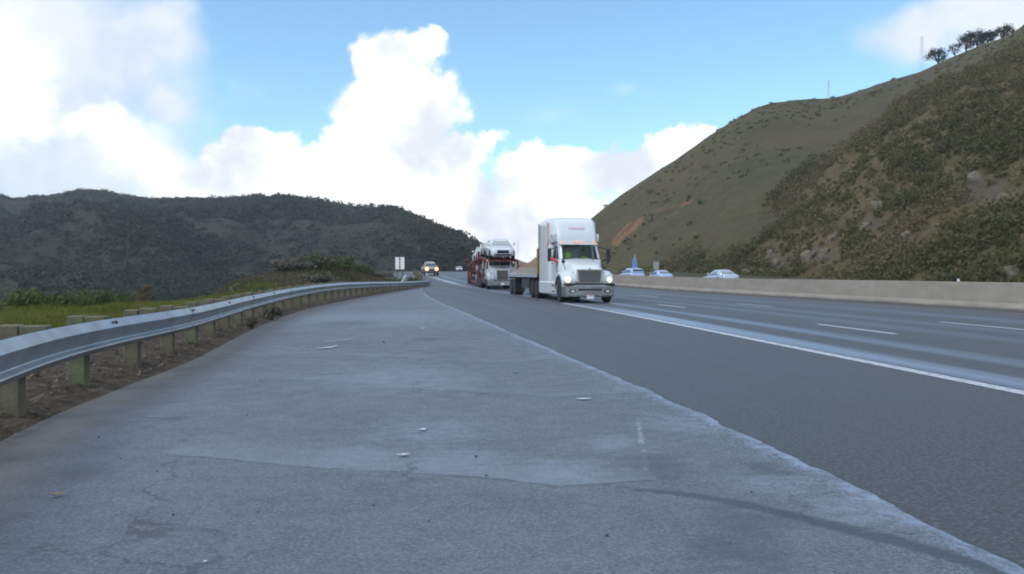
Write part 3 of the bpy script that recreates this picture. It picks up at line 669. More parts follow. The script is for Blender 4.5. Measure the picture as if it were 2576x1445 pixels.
# rock outcrops on the near hillside
def rocks():
    spots = [(2040,650,1.6),(2075,640,1.3),(1960,668,1.5),(2005,655,1.0),(1880,690,1.1),(2190,575,1.6),(2215,520,1.4),(2470,470,1.8),(2530,500,1.5),(2290,600,1.2),(2390,690,.9),(2560,690,1.2),(1940,640,1.1),(2100,600,1.1),(2450,560,1.1)]
    X, Y, Z, so, U = HN; PX = VX+X/Y*FPX; PY = HY-(Z-CAMH)/Y*FPX; base = None
    lb = ['largest pale outcrop low on the near hill', 'pale slab just right of the largest outcrop', 'outcrop left of the largest one above the barrier', 'narrow rock between two low outcrops',
        'small rock at the foot of the slope behind the silver car', 'pale rock face halfway up the near slope', 'upper rock above the mid slope face', 'big tan outcrop high at the right of the picture',
        'tan rock at the right edge below the high outcrop', 'rounded rock under the mid slope face', 'small boulder by the barrier on the right', 'boulder at the far right just above the barrier',
        'weathered rock above the left low outcrop', 'thin pale rib of rock over the largest outcrop', 'lone rock in the scrub below the tan outcrops']
    for i, (x, y, r) in enumerate(spots):
        r = r*.72
        k_ = np.argmin((PX-x)**2+(PY-y)**2); c = np.array([X.flat[k_], Y.flat[k_], Z.flat[k_]])
        bm = bmesh.new(); bmesh.ops.create_icosphere(bm, subdivisions=4, radius=1)
        for v in bm.verts:
            p = np.array(v.co); n = fbm(np.array([p[0]*1.3+i*7+p[2]]), np.array([p[1]*1.3+p[2]*2]), 4, 70+i)[0]
            q = Vector(np.sign(p)*np.abs(p)**.8)*(1+.55*n); v.co = Vector((q.x*r*.8, q.y*r*.7, q.z*r*1.15+q.x*.3*r))
        me = bpy.data.meshes.new('rock_outcrop'); bm.to_mesh(me); bm.free(); me.materials.append(M_rock)
        o = bpy.data.objects.new('rock_outcrop', me); COL.objects.link(o); o.location = c+np.array([0, .3*r, -.25*r]); o.rotation_euler = (0, R(18), random.uniform(0, 3))
        tag(o, lb[i], 'rock', 'rock outcrops on the near hillside')
rocks()

# ---------------------------------------------------------------- guardrail
M_galv = pmat('galvanised_steel', (.38,.395,.42), .36, .8, var=.4, vs=2.2, bump=.08, bs=30)
M_bolt = pmat('rusty_bolt', (.05,.04,.035), .7, .3)
M_post = pmat('weathered_post_wood', (.19,.165,.105), .9, col2=(.10,.082,.055), vs=3.5, bump=.6, bs=18)
M_postg = pmat('greenish_post_wood', (.18,.18,.10), .9, col2=(.085,.088,.05), vs=3.5, bump=.6, bs=18)
PROF = [(0,.345),(.012,.362),(.078,.282),(.088,.268),(.080,.245),(.052,.205),(.045,.185),(.020,.118),(.026,.108),(.078,.082),(.084,.07),(.074,.055),(.016,.004),(0,.014)]
def beam(pts, ztop, parent, cap=False):
    n = len(pts); V = []; F = []; m = len(PROF); hh = .367; th = .006
    for i in range(n):
        d = pts[min(i+1, n-1)]-pts[max(i-1, 0)]; d = d/np.linalg.norm(d); nx, ny = d[1], -d[0]     # towards the road
        for k in range(2):
            for (o, z) in PROF:
                oo = o-(th if k else 0); V.append((pts[i][0]+nx*oo, pts[i][1]+ny*oo, ztop[i]-hh+z))
    for i in range(n-1):
        for j in range(m-1):
            a = i*2*m+j; b = (i+1)*2*m+j
            F.append((a, b, b+1, a+1)); F.append((a+m, a+m+1, b+m+1, b+m))
    for i in (0, n-1):
        for j in range(m-1): F.append((i*2*m+j, i*2*m+j+1, i*2*m+m+j+1, i*2*m+m+j))
    b = MB(); b.add(V, F); return b.build('rail_beam', M_galv, parent, smooth=False)
def guardrail(path, label, spacing=1.905, seg=2, phase=0, start=0, flare=False):
    q = resample(path, .19); d = np.arange(len(q))*.19; L = d[-1]
    e = empty('guardrail', label, 'guardrail', (0, 0, 0))
    at = lambda u: np.array([np.interp(u, d, q[:, i]) for i in range(3)])
    u = start; k = 0
    while u < L-.3:
        u1 = min(u+spacing*seg, L); us = np.linspace(u-.10, u1, 12); pp = np.array([at(max(v, 0)) for v in us])
        off = .009*(k % 2); dd = pp[-1]-pp[0]; dd /= np.linalg.norm(dd[:2]); pp[:, 0] += dd[1]*off; pp[:, 1] -= dd[0]*off
        beam(pp[:, :2], pp[:, 2], e); u = u1; k += 1
    u = start; k = 0; bp = None
    while u < L-.15:
        p = at(u); p2 = at(min(u+.3, L)); h = math.atan2(p2[1]-p[1], p2[0]-p[0]); c_, s_ = math.cos(h), math.sin(h)
        z0 = .02+float(zroad(ST(p[0], p[1])[0])); H_ = p[2]+.035-z0
        m = MB(); m.box(-.095, .095, -.095, .095, -.4, H_); g = .006*random.random()
        po = m.build('post', M_postg if k % 3 == 1 else M_post, e, bevel=.012)
        # left of travel direction = away from the road (path runs +Y, road is on its right)
        off = .34; po.location = (p[0]-s_*off, p[1]+c_*off, z0); po.rotation_euler = (random.uniform(-.015,.015), random.uniform(-.02,.02), h+random.uniform(-.05,.05))
        m = MB(); m.box(-.09, .09, -.115, .115, -.20, .20); bo = m.build('blockout', M_post, po, bevel=.01); bo.location = (random.uniform(-.02,.02), -.22, p[2]-.19-z0+random.uniform(.0,.05))
        if u < 24:
            m = MB(); bh = (0, .0)
            cx, cy = p[0]+s_*.016, p[1]-c_*.016
            m.lathe((0, 0, 0), [(-.01, .026), (.012, .026), (.026, .016)], 10, 'x'); b_ = m.build('bolt', M_bolt, e); b_.location = (cx, cy, p[2]-.185); b_.rotation_euler = (0, 0, h-math.pi/2)
            if k % 2 == 0:
                for dz, du, oo in ((-.05, .06, .05), (-.05, -.06, .05), (-.30, .06, .06), (-.30, -.06, .06)):
                    b2 = b_.copy(); COL.objects.link(b2); b2.parent = e; b2.location = (p[0]+c_*du+s_*oo, p[1]+s_*du-c_*oo, p[2]+dz); b2.scale = (.8,)*3
        u += spacing; k += 1
    return e, at, L
ge, gat, gL = guardrail(RAILS, 'long galvanised guardrail on square wooden posts curving along the left of the shoulder', start=.55)
m = MB(); p = gat(gL); m.lathe((0, 0, 0), [(-.18, .15), (-.10, .17), (.10, .17), (.18, .15)], 16, 'z')
m.add([(x*1.0, y, z) for x, y, z in [(-.02,-.25,-.17),(.02,-.25,-.17),(.02,-.25,.17),(-.02,-.25,.17),(-.02,.1,-.17),(.02,.1,-.17),(.02,.1,.17),(-.02,.1,.17)]], [(0,1,2,3),(4,7,6,5),(0,4,5,1),(2,6,7,3)])
o = m.build('end_terminal', M_galv, ge, smooth=False); o.location = (p[0]+.12, p[1]+.1, p[2]-.19)
far = np.array([(-9.6,86,1.18),(-10.4,92,1.35),(-11.6,100,1.6),(-13.2,112,1.88),(-14.8,123,2.05),(-16.2,134,2.15)])
guardrail(far, 'distant pale guardrail running on up the left side of the road', spacing=3.8, seg=3)

# ---------------------------------------------------------------- median barrier
def barrier():
    s = np.concatenate([np.arange(-20, 90, 1.), np.arange(90, 330, 4.)])[:, None]
    pr = [(-.32, 0), (-.31, .09), (-.15, .30), (-.085, 1.075), (-.07, 1.09), (.07, 1.09), (.085, 1.075), (.15, .30), (.31, .09), (.32, 0)]
    t = 22.35+np.array([a for a, b in pr])[None]; z = np.array([b for a, b in pr])[None]+.012*fbm(s*.15, s*0, 2, 4)*(np.array([b for a, b in pr])[None] > .5)
    z = z-.004
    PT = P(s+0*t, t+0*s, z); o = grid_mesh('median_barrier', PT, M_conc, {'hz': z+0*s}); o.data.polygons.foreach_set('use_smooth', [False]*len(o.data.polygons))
    tag(o, 'long tan concrete median barrier between the two roadways', 'barrier')
barrier()

# ---------------------------------------------------------------- vehicle parts
M_white = pmat('white_paint', (.62,.63,.645), .32, coat=.5)
M_white2 = pmat('aged_white_panel', (.57,.575,.585), .38, coat=.3, var=.12, vs=2)
M_silver = pmat('silver_paint', (.50,.54,.60), .3, .5, coat=.6)
M_blue = pmat('pale_blue_paint', (.42,.50,.66), .3, .4, coat=.6)
M_dgrey = pmat('dark_grey_paint', (.10,.105,.115), .3, .4, coat=.6)
M_gold = pmat('beige_paint', (.34,.32,.28), .35, .4, coat=.5)
M_red = pmat('dark_red_steel', (.17,.026,.030), .45, var=.4, vs=3)
M_glass = pmat('tinted_glass', (.035,.05,.055), .06, spec=.8)
M_glassg = pmat('reflective_windscreen', (.22,.28,.29), .08, spec=.8)
M_tyre = pmat('tyre_rubber', (.018,.018,.02), .85)
M_rim = pmat('alloy_rim', (.5,.5,.52), .35, .8)
M_chrome = pmat('chrome', (.46,.45,.42), .25, .95, var=.4, vs=3)
M_black = pmat('black_plastic', (.02,.02,.022), .55)
M_frame = pmat('dark_frame_steel', (.035,.035,.04), .7)
M_tail = pmat('tail_lamp_red', (.35,.02,.02), .3)
M_amber = pmat('amber_marker', (.8,.25,.04), .4, emis=(1,.25,.05), es=.8)
M_hl = pmat('headlamp_lens', (.6,.62,.6), .15, spec=.8)
M_beam = pmat('lit_headlamp', (1,1,.9), .3, emis=(1,1,.38), es=3.5)
M_beamo = pmat('lit_headlamp_warm', (1,.8,.5), .3, emis=(1,.33,.11), es=2.2)
M_plate = pmat('plate_white', (.7,.7,.7), .5)
M_platered = pmat('plate_red', (.55,.06,.05), .5)
M_yel = pmat('faded_yellow_paint', (.42,.27,.04), .6, var=.3, vs=4)
M_deck = pmat('deck_boards', (.12,.095,.09), .8, var=.4, vs=7)
M_vest = pmat('hi_vis_vest', (.50,.85,.06), .7)
M_skin = pmat('skin', (.42,.26,.19), .6)
M_hair = pmat('dark_hair', (.03,.022,.018), .8)
M_cloth = pmat('dark_clothing', (.04,.045,.06), .85)

def wheel(parent, x, y, z, r=.34, wd=.22, side=1, rim=M_rim, name='wheel'):
    m = MB(); h = wd/2
    m.lathe((0,0,0), [(-h,r*.62),(-h,r*.93),(-h*.8,r),(h*.8,r),(h,r*.93),(h,r*.62)], 24)
    o = m.build(name, M_tyre, parent, smooth=False); o.location = (x, y, z)
    m = MB(); s_ = side
    m.lathe((0,0,0), [(s_*h*.96, r*.64), (s_*h*.8, r*.58), (s_*h*.45, r*.5), (s_*h*.5, r*.22), (s_*h*.95, r*.16), (s_*h*.97, .01)], 20)
    for i in range(5):
        a = i*2*math.pi/5; c_, q = math.cos(a), math.sin(a); V = []
        for rr, ww in ((.2*r, .05*r), (.6*r, .08*r)):
            for yy in (s_*h*.6, s_*h*.92): V += [(c_*rr-q*ww, yy, q*rr+c_*ww), (c_*rr+q*ww, yy, q*rr-c_*ww)]
        m.add(V, [(0,1,3,2), (4,6,7,5), (0,2,6,4), (1,5,7,3), (2,3,7,6), (0,4,5,1)])
    m.build('rim', rim, o); return o
CARS = {
 'sedan': dict(L=4.75, W=.91, body=[(2.36,.36,.62,.62),(2.28,.26,.70,.78),(2.0,.20,.78,.86),(1.45,.18,.86,.89),(.95,.18,.93,.90),(0,.18,.95,.91),(-1.0,.18,.97,.91),(-1.7,.2,1.0,.90),(-2.1,.25,1.0,.86),(-2.32,.32,.94,.80),(-2.38,.42,.80,.70)],
   roof=[(1.05,.90,.93,.80),(.30,.90,1.40,.80,.74),(-.1,.90,1.46,.80,.72),(-.9,.92,1.44,.80,.72),(-1.85,.95,1.02,.78,.9)], ws=(.98,.33), rw=(-1.0,-1.72), wr=.33, wx=(1.42,-1.4), hz=.66, tz=.84),
 'suv': dict(L=4.65, W=.93, body=[(2.3,.42,.78,.64),(2.22,.32,.92,.82),(1.95,.26,1.0,.90),(1.4,.24,1.06,.92),(.95,.24,1.10,.93),(0,.24,1.12,.93),(-1.0,.24,1.14,.93),(-1.8,.26,1.16,.92),(-2.2,.32,1.12,.88),(-2.32,.42,1.0,.8)],
   roof=[(1.12,1.05,1.10,.84),(.45,1.05,1.55,.84,.78),(0,1.05,1.66,.84,.76),(-1.2,1.07,1.66,.84,.76),(-1.95,1.1,1.58,.82,.78),(-2.25,1.1,1.18,.80,.9)], ws=(1.02,.42), rw=(-1.98,-2.2), wr=.37, wx=(1.42,-1.38), hz=.82, tz=1.05),
 'hatch': dict(L=4.4, W=.88, body=[(2.18,.36,.64,.60),(2.1,.26,.74,.76),(1.8,.20,.84,.84),(1.35,.18,.92,.87),(.95,.18,.97,.88),(0,.18,.98,.88),(-1.0,.18,1.0,.88),(-1.7,.2,1.02,.87),(-2.05,.26,1.0,.84),(-2.16,.4,.86,.76)],
   roof=[(1.2,.93,.96,.80),(.45,.93,1.42,.80,.72),(-.1,.93,1.50,.80,.70),(-.9,.95,1.44,.80,.70),(-2.0,.97,1.06,.76,.86)], ws=(1.1,.50), rw=(-1.05,-1.9), wr=.32, wx=(1.35,-1.32), hz=.70, tz=.86),
 'pickup': dict(L=5.6, W=.98, body=[(2.78,.46,.98,.84),(2.7,.38,1.10,.93),(2.2,.34,1.16,.97),(1.3,.34,1.18,.98),(.9,.34,1.20,.98),(-.9,.34,1.20,.98),(-1.0,.36,1.22,.98),(-2.6,.40,1.24,.97),(-2.75,.46,1.2,.94)],
   roof=[(1.35,1.1,1.18,.86),(.75,1.1,1.80,.86,.80),(.3,1.1,1.90,.86,.78),(-.6,1.1,1.88,.86,.78),(-.95,1.1,1.25,.86,.9)], ws=(1.28,.72), rw=(-.68,-.9), wr=.40, wx=(1.75,-1.75), hz=.86, tz=1.0)}
def roof_at(c, x):
    r = sorted(CARS[c]['roof']); xs = [q[0] for q in r]
    return (np.interp(x, xs, [q[2] for q in r]), np.interp(x, xs, [q[3]*(q[4] if len(q) > 4 else 1) for q in r]), np.interp(x, xs, [q[1] for q in r]), np.interp(x, xs, [q[3] for q in r]))
def car(kind, name, label, cat, mat, loc, rz, sc=1.06, group=None, lit=None, glass=None, rx=0):
    c = CARS[kind]; e = empty(name, label, cat, loc, rz, group, sc); e.rotation_euler = (rx, 0, rz) if not isinstance(rx, tuple) else (rx[0], rx[1], rz)
    glass = glass or M_glass
    b = loft(c['body'], 'body', mat, e, 24, 6)
    rf = loft(c['roof'], 'cabin', mat, e, 24, 7)
    def pane(name, pts):
        m = MB(); cen = sum((Vector(p) for p in pts), Vector())/len(pts); nrm = (Vector(pts[1])-Vector(pts[0])).cross(Vector(pts[2])-Vector(pts[0])).normalized()
        if nrm.dot(cen-Vector((-.3, 0, .9))) < 0: nrm = -nrm
        A_ = [Vector(p)+nrm*.02 for p in pts]; B_ = [Vector(p)-nrm*.03 for p in pts]; m.hexa(B_, A_); return m.build(name, glass, rf)
    x0, x1 = c['ws']; z0, w0, zb, wb = roof_at(c_ := kind, x0); z1, w1, _, _ = roof_at(kind, x1)
    pane('windscreen', [(x0, -wb*.86, z0+.03), (x0, wb*.86, z0+.03), (x1, w1*.86, z1-.03), (x1, -w1*.86, z1-.03)])
    x0, x1 = c['rw']; z0, w0, zb, _ = roof_at(kind, x0); z1, w1, _, wb1 = roof_at(kind, x1)
    pane('rear_window', [(x1, -wb1*.8, z1+.06), (x1, wb1*.8, z1+.06), (x0, w0*.86, z0-.04), (x0, -w0*.86, z0-.04)])
    xa, xb = c['ws'][1]-.12, c['rw'][0]+(.25 if kind != 'pickup' else .06); n_ = 1 if kind == 'pickup' else 2
    for sgn in (-1, 1):
        cuts = np.linspace(xa, xb, n_+1)
        for i in range(n_):
            a, d = cuts[i]-.03, cuts[i+1]+.03; za, wa, zl, wl = roof_at(kind, a); zd, wd, zl2, wl2 = roof_at(kind, d)
            af = a+(.38 if i == 0 else 0)
            pane('side_window', [(af, sgn*wl*.985, zl+.10), (d, sgn*wl2*.985, zl2+.10), (d, sgn*(wd*.98+.01), zd-.10), (a, sgn*(wa*.98+.01), za-.10)])
        for x in c['wx']:
            m = MB(); m.lathe((0,0,0), [(-.01, c['wr']+.07), (.02, c['wr']+.07)], 24); o = m.build('wheel_arch', M_black, e); o.location = (x, sgn*(c['W']-.015), c['wr']+.02)
            wheel(e, x, sgn*(c['W']-.07), c['wr'], c['wr'], .22, sgn)
        L2 = c['body'][1][0]; m = MB(); m.hexa([(L2-.12, sgn*.78, c['hz']-.07), (L2+.07, sgn*.50, c['hz']-.06), (L2+.04, sgn*.50, c['hz']+.06), (L2-.25, sgn*.82, c['hz']+.10)][::sgn], [(L2-.3, sgn*.78, c['hz']-.07), (L2-.1, sgn*.5, c['hz']-.06), (L2-.1, sgn*.5, c['hz']+.06), (L2-.4, sgn*.8, c['hz']+.09)][::sgn])
        hl = m.build('headlight', M_hl, e)
        if lit: m = MB(); m.lathe((c['body'][0][0]+.02, sgn*.66, c['hz']+.02), [(-.1,.24),(.03,.25),(.07,.16)], 16, 'x'); m.build('lit_lamp', lit, hl)
        L3 = -c['body'][-3][0]; m = MB(); m.box(-L3-.16, -L3+.1, min(sgn*.52, sgn*.84), max(sgn*.52, sgn*.84), c['tz']-.09, c['tz']+.07); m.build('taillight', M_tail, e, bevel=.02)
        m = MB(); zz = roof_at(kind, c['ws'][0])[0]; xx = c['ws'][0]-.28; m.box(xx-.07, xx+.07, min(sgn*.88, sgn*1.06), max(sgn*.88, sgn*1.06), zz+.02, zz+.18); m.build('wing_mirror', mat, e, bevel=.03)
    Lf = c['body'][0][0]; m = MB(); m.box(Lf-.1, Lf+.015, -.42, .42, c['hz']-.26, c['hz']-.02); m.build('grille', M_black, e, bevel=.02)
    m = MB(); m.box(Lf-.14, Lf+.01, -.6, .6, c['body'][0][1]-.06, c['body'][0][1]+.05); m.build('bumper', M_black, e, bevel=.03)
    Lr = c['body'][-1][0]; m = MB(); m.box(Lr-.015, Lr+.1, -.26, .26, .56, .70); m.build('licence_plate', M_plate, e)
    m = MB(); m.box(Lr-.03, Lr+.3, -.7, .7, .34, .50); m.build('rear_bumper', M_black if kind in ('suv', 'pickup') else mat, e, bevel=.04)
    return e
HEAD = -math.pi/2+A            # travelling towards the camera
def road_pt(s, t, dz=0): return tuple(float(q) for q in P(np.array(float(s)), np.array(float(t)), dz))
def XYs(x, Y): X = bpx(x, Y); return X, Y, float(zroad(ST(X, Y)[0]))
# beyond the barrier, driving away
X, Y, z = XYs(1812, 81); car('sedan', 'car', 'silver sedan with a bright rear screen, nearest of the cars beyond the barrier', 'car', M_silver, (X, Y, z+.03), math.pi+HEAD+R(4), glass=M_glassg)
X, Y, z = XYs(1660, 102); car('sedan', 'car', 'blue grey sedan with red tail lights showing over the barrier', 'car', M_blue, (X, Y, z-.43), math.pi+HEAD+R(3))
X, Y, z = XYs(1590, 104); car('suv', 'car', 'pale blue suv with a dark rear window, closest to the truck beyond the barrier', 'suv', M_blue, (X, Y, z-.43), math.pi+HEAD+R(3))
# coming this way
X, Y, z = XYs(1080.5, 115); car('pickup', 'pickup_truck', 'grey pickup with glowing orange headlights far up the road', 'pickup', M_gold, (X, Y, z+.02), HEAD+R(6), lit=M_beamo, sc=1.03)
X, Y, z = XYs(1155, 248); car('sedan', 'car', 'tiny white car far away on the road beside the car carrier', 'car', M_white, (X, Y, z+.1), HEAD)

# ---------------------------------------------------------------- white truck with flatbed trailer
def person(label, loc, rz):
    me = bpy.data.meshes.new('person'); bm = bmesh.new()
    J = {'hip': ((0,0,0), .15), 'waist': ((0,0,.18), .14), 'chest': ((-.02,0,.40), .17), 'neck0': ((0,0,.56), .075), 'neck': ((.01,0,.62), .06), 'chin': ((.03,0,.68), .075), 'head': ((.03,0,.78), .098), 'crown': ((.02,0,.87), .06)}
    E = [('hip','waist'),('waist','chest'),('chest','neck0'),('neck0','neck'),('neck','chin'),('chin','head'),('head','crown')]
    for s_, n in ((1,'l'),(-1,'r')):
        J.update({'sh'+n: ((-.01,s_*.20,.50), .07), 'el'+n: ((.16,s_*.27,.26), .05), 'wr'+n: ((.38,s_*.17,.34), .035), 'hd'+n: ((.46,s_*.14,.36), .04),
            'th'+n: ((.10,s_*.10,-.02), .10), 'kn'+n: ((.46,s_*.13,.04), .07), 'an'+n: ((.52,s_*.13,-.38), .045), 'ft'+n: ((.66,s_*.13,-.42), .045)})
        E += [('chest','sh'+n),('sh'+n,'el'+n),('el'+n,'wr'+n),('wr'+n,'hd'+n),('hip','th'+n),('th'+n,'kn'+n),('kn'+n,'an'+n),('an'+n,'ft'+n)]
    K = list(J); V = {k_: bm.verts.new(J[k_][0]) for k_ in K}
    for a, b in E: bm.edges.new((V[a], V[b]))
    bm.to_mesh(me); bm.free(); me.materials.append(M_skin); o = bpy.data.objects.new('person', me); COL.objects.link(o); o.location = loc; o.rotation_euler = (0,0,rz)
    md = o.modifiers.new('skin', 'SKIN'); 
    for i, k_ in enumerate(K): me.skin_vertices[0].data[i].radius = (J[k_][1],)*2
    me.skin_vertices[0].data[0].use_root = True; s_ = o.modifiers.new('sub', 'SUBSURF'); s_.levels = s_.render_levels = 2
    loft([(-.20,.02,.50,.10),(-.15,.0,.56,.20),(0,-.02,.58,.245),(.12,.0,.54,.22),(.17,.04,.46,.12)], 'vest', M_vest, o, 20, 3)
    loft([(-.09,.70,.84,.05),(-.06,.68,.90,.09),(.02,.74,.92,.105),(.09,.82,.90,.07)], 'hair', M_hair, o, 16, 2.2)
    m = MB(); m.box(-.16,.5,-.24,.24,-.15,.14); q = m.build('trousers', M_cloth, o, bevel=.06)
    return tag(o, label, 'person')
M_redp = pmat('red_decal', (.62,.07,.09), .5); M_pink = pmat('faded_red_decal', (.70,.36,.40), .5); M_greyp = pmat('grey_decal', (.3,.33,.36), .5)
def semi():
    Yf = 38.4; Xf = 3.77; rz = math.atan2(-15.5, 2.45)
    e = empty('semi_truck', 'white high roofed semi truck with lit headlights pulling a low empty flatbed', 'truck', (Xf, Yf, 0), rz)
    # cab shell as panels (x forward, y left, z up; front bumper at x = 0)
    body = loft([(-1.95,.95,2.10,1.08),(-2.05,.85,2.20,1.10),(-2.6,.80,2.22,1.14),(-3.6,.80,2.24,1.16)], 'cab', M_white, e, 24, 9)
    for sg in (-1, 1):
        m = MB(); m.hexa([(-2.02,sg*1.0,2.18),(-2.14,sg*1.08,2.18),(-2.62,sg*1.03,2.92),(-2.50,sg*.95,2.92)], [(-1.98,sg*.92,2.18),(-2.10,sg*.98,2.18),(-2.58,sg*.93,2.92),(-2.46,sg*.87,2.92)]); m.build('windscreen_pillar', M_white, body)
        m = MB(); m.hexa([(-2.5,sg*1.10,2.16),(-2.62,sg*1.10,2.16),(-2.86,sg*1.03,2.92),(-2.76,sg*1.03,2.92)], [(-2.5,sg*1.04,2.16),(-2.62,sg*1.04,2.16),(-2.86,sg*.97,2.92),(-2.76,sg*.97,2.92)]); m.build('quarter_pillar', M_white, body)
        d = MB(); d.box(-3.55,-2.25,sg*1.165-.012,sg*1.165+.012,1.0,2.16); dr = d.build('door', M_white2, e, bevel=.008)
        d = MB(); d.hexa([(-2.64,sg*1.13,2.20),(-3.48,sg*1.15,2.20),(-3.48,sg*1.07,2.84),(-2.86,sg*1.07,2.84)], [(-2.64,sg*1.11,2.20),(-3.48,sg*1.13,2.20),(-3.48,sg*1.05,2.84),(-2.86,sg*1.05,2.84)]); d.build('side_window', M_glass, dr)
        d = MB(); d.hexa([(-2.18,sg*1.09,2.22),(-2.52,sg*1.11,2.22),(-2.72,sg*1.05,2.84),(-2.56,sg*1.04,2.84)], [(-2.18,sg*1.07,2.22),(-2.52,sg*1.09,2.22),(-2.72,sg*1.03,2.84),(-2.56,sg*1.02,2.84)]); d.build('quarter_window', M_glass, dr)
        d = MB(); d.box(-3.35,-3.15,sg*1.18-.02,sg*1.18+.02,1.95,2.0); d.build('door_handle', M_black, dr)
    # windscreen glass: clear enough to see the people inside
    gm = bpy.data.materials.new('windscreen_glass'); gm.use_nodes = True; k = NT(gm.node_tree); b_ = k.n['Principled BSDF']; tr_ = k.new('ShaderNodeBsdfTransparent'); tr_.inputs[0].default_value = (.72,.80,.78,1)
    b_.inputs['Base Color'].default_value = (.02,.03,.035,1); b_.inputs['Roughness'].default_value = .05; mx = k.new('ShaderNodeMixShader'); mx.inputs[0].default_value = .22
    k.l.new(tr_.outputs[0], mx.inputs[1]); k.l.new(b_.outputs[0], mx.inputs[2]); k.l.new(mx.outputs[0], k.n['Material Output'].inputs[0])
    m = MB()
    for y0, y1 in ((-.98, 0), (0, .98)):
        m.add([(-2.02-.10*abs(y0)**2,y0,2.19),(-2.02-.10*abs(y1)**2,y1,2.19),(-2.48-.08*abs(y1)**2,y1*.94,2.90),(-2.48-.08*abs(y0)**2,y0*.94,2.90)], [(0,1,2,3)])
    m.build('windscreen', gm, e)
    m = MB(); m.box(-3.62,-3.58,-1.1,1.1,2.2,2.95); m.box(-2.35,-2.0,-.95,.95,2.12,2.20); m.build('dark_interior', M_black, e)
    m = MB(); m.box(-2.2,-2.14,-.02,.02,2.2,2.9); m.build('screen_divider', M_black, e)
    m = MB(); m.hexa([(-2.30,-1.02,2.90),(-2.30,1.02,2.90),(-3.7,1.1,2.90),(-3.7,-1.1,2.90)], [(-2.42,-.98,3.02),(-2.42,.98,3.02),(-3.7,1.08,3.10),(-3.7,-1.08,3.10)]); m.build('sun_visor', M_white2, e, bevel=.03)
    for y in (-.82,-.22,0,.22,.82):
        m = MB(); m.lathe((-2.40,y,3.03), [(-.03,.05),(.03,.05),(.05,.02)], 10, 'z'); m.build('marker_light', M_amber, e)
    # sleeper and roof fairing
    sl = loft([(-3.55,.85,3.95,1.20),(-3.7,.80,4.22,1.25),(-4.6,.80,4.38,1.27),(-6.2,.80,4.38,1.27),(-6.45,.80,4.34,1.26)], 'sleeper', M_white, e, 28, 14)
    fr = loft([(-2.52,2.98,3.12,.96,.96),(-2.72,2.98,3.55,1.08,.90),(-3.05,2.98,3.98,1.16,.89),(-3.45,2.98,4.26,1.22,.92),(-3.9,2.98,4.37,1.25,.97),(-4.5,2.98,4.40,1.26,1)], 'roof_fairing', M_white, e, 28, 7)
    for sg in (-1, 1):
        m = MB(); m.hexa([(-2.75,sg*1.05,3.02),(-2.9,sg*1.08,3.5),(-3.5,sg*1.2,3.55),(-3.6,sg*1.2,3.0)], [(-2.65,sg*1.14,3.1),(-2.85,sg*1.22,3.46),(-3.5,sg*1.28,3.5),(-3.6,sg*1.26,3.0)]); m.build('fairing_ear', M_white2, fr, bevel=.03)
        m = MB(); m.box(-6.5,-6.42,sg*1.27-.02,sg*1.27+.02,.9,4.2); m.build('side_extender', M_black, sl)
    m = MB()          # the red word over the windscreen, too blurred in the photo to read: slanted strokes only
    yy = .52
    for wd_, hh_ in ((.13,.17),(.08,.11),(.07,.11),(.10,.11),(.06,.15),(.08,.11),(.09,.11),(.05,.11),(.10,.15)):
        m.box(0, .006, yy-.022, yy, 0, hh_); m.box(0, .006, yy-wd_+.012, yy-.022, hh_*.62, hh_*.62+.028); m.box(0, .006, yy-wd_+.012, yy-.022, 0, .026); yy -= wd_+.012
    m.V = [(x-z*.62, y-z*.4, z*.8) for x, y, z in m.V]; mk = m.build('red_marking', M_pink, fr); mk.location = (-2.825, -.06, 3.72)
    # swoosh on the side above the door
    for sg in (-1, 1):
        m = MB(); y = sg*1.262
        m.add([(-3.75,y,3.0),(-3.75,y,3.35),(-4.3,y,2.9),(-5.2,y+sg*.004,3.1),(-4.4,y,2.75)], [(0,1,2,4),(2,3,4)] if sg < 0 else [(4,2,1,0),(4,3,2)]); m.build('side_swoosh', M_redp, sl)
        m = MB(); y = sg*1.264; m.add([(-3.75,y,3.6),(-3.75,y,4.1),(-4.35,y+sg*.012,4.15),(-4.1,y+sg*.01,3.3)], [(0,1,2,3)] if sg < 0 else [(3,2,1,0)]); m.build('faded_stripe', M_pink, sl)
    # hood, fenders, grille
    hd = loft([(-.12,1.0,1.56,.70,.86),(-.16,.95,1.64,.80,.84),(-.30,.92,1.72,.90,.78),(-.6,.9,1.83,1.02,.74),(-1.2,.9,2.0,1.10,.76),(-1.75,.9,2.14,1.13,.82),(-2.08,.9,2.22,1.12,.88)], 'hood', M_white, e, 28, 4.2)
    m = MB(); m.hexa([(-.115,-.50,1.0),(-.115,.50,1.0),(-.115,.58,1.60),(-.115,-.58,1.60)][::-1], [(-.075,-.49,1.01),(-.075,.49,1.01),(-.09,.57,1.58),(-.09,-.57,1.58)][::-1]); gr = m.build('grille', M_frame, e)
    m = MB()
    for i in range(9): z = 1.06+i*.062; m.box(-.10,-.055,-.50-.008*i,.50+.008*i,z-.008,z+.008)
    m.hexa([(-.09,-.56,.97),(-.09,.56,.97),(-.09,.56,1.01),(-.09,-.56,1.01)], [(-.03,-.56,.97),(-.03,.56,.97),(-.03,.56,1.01),(-.03,-.56,1.01)])
    for z0,z1,y0,y1 in ((1.58,1.63,-.64,.64),): m.box(-.11,-.045,y0,y1,z0,z1)
    for sg in (-1,1): m.hexa([(-.11,sg*.50,.98),(-.05,sg*.50,.98),(-.05,sg*.57,.98),(-.11,sg*.57,.98)], [(-.11,sg*.58,1.6),(-.05,sg*.58,1.6),(-.05,sg*.65,1.6),(-.11,sg*.65,1.6)])
    m.build('grille_trim', M_chrome, gr)
    m = MB(); m.lathe((-.06,0,1.64), [(-.01,.05),(.02,.05)], 14, 'x'); m.build('emblem', M_chrome, gr)
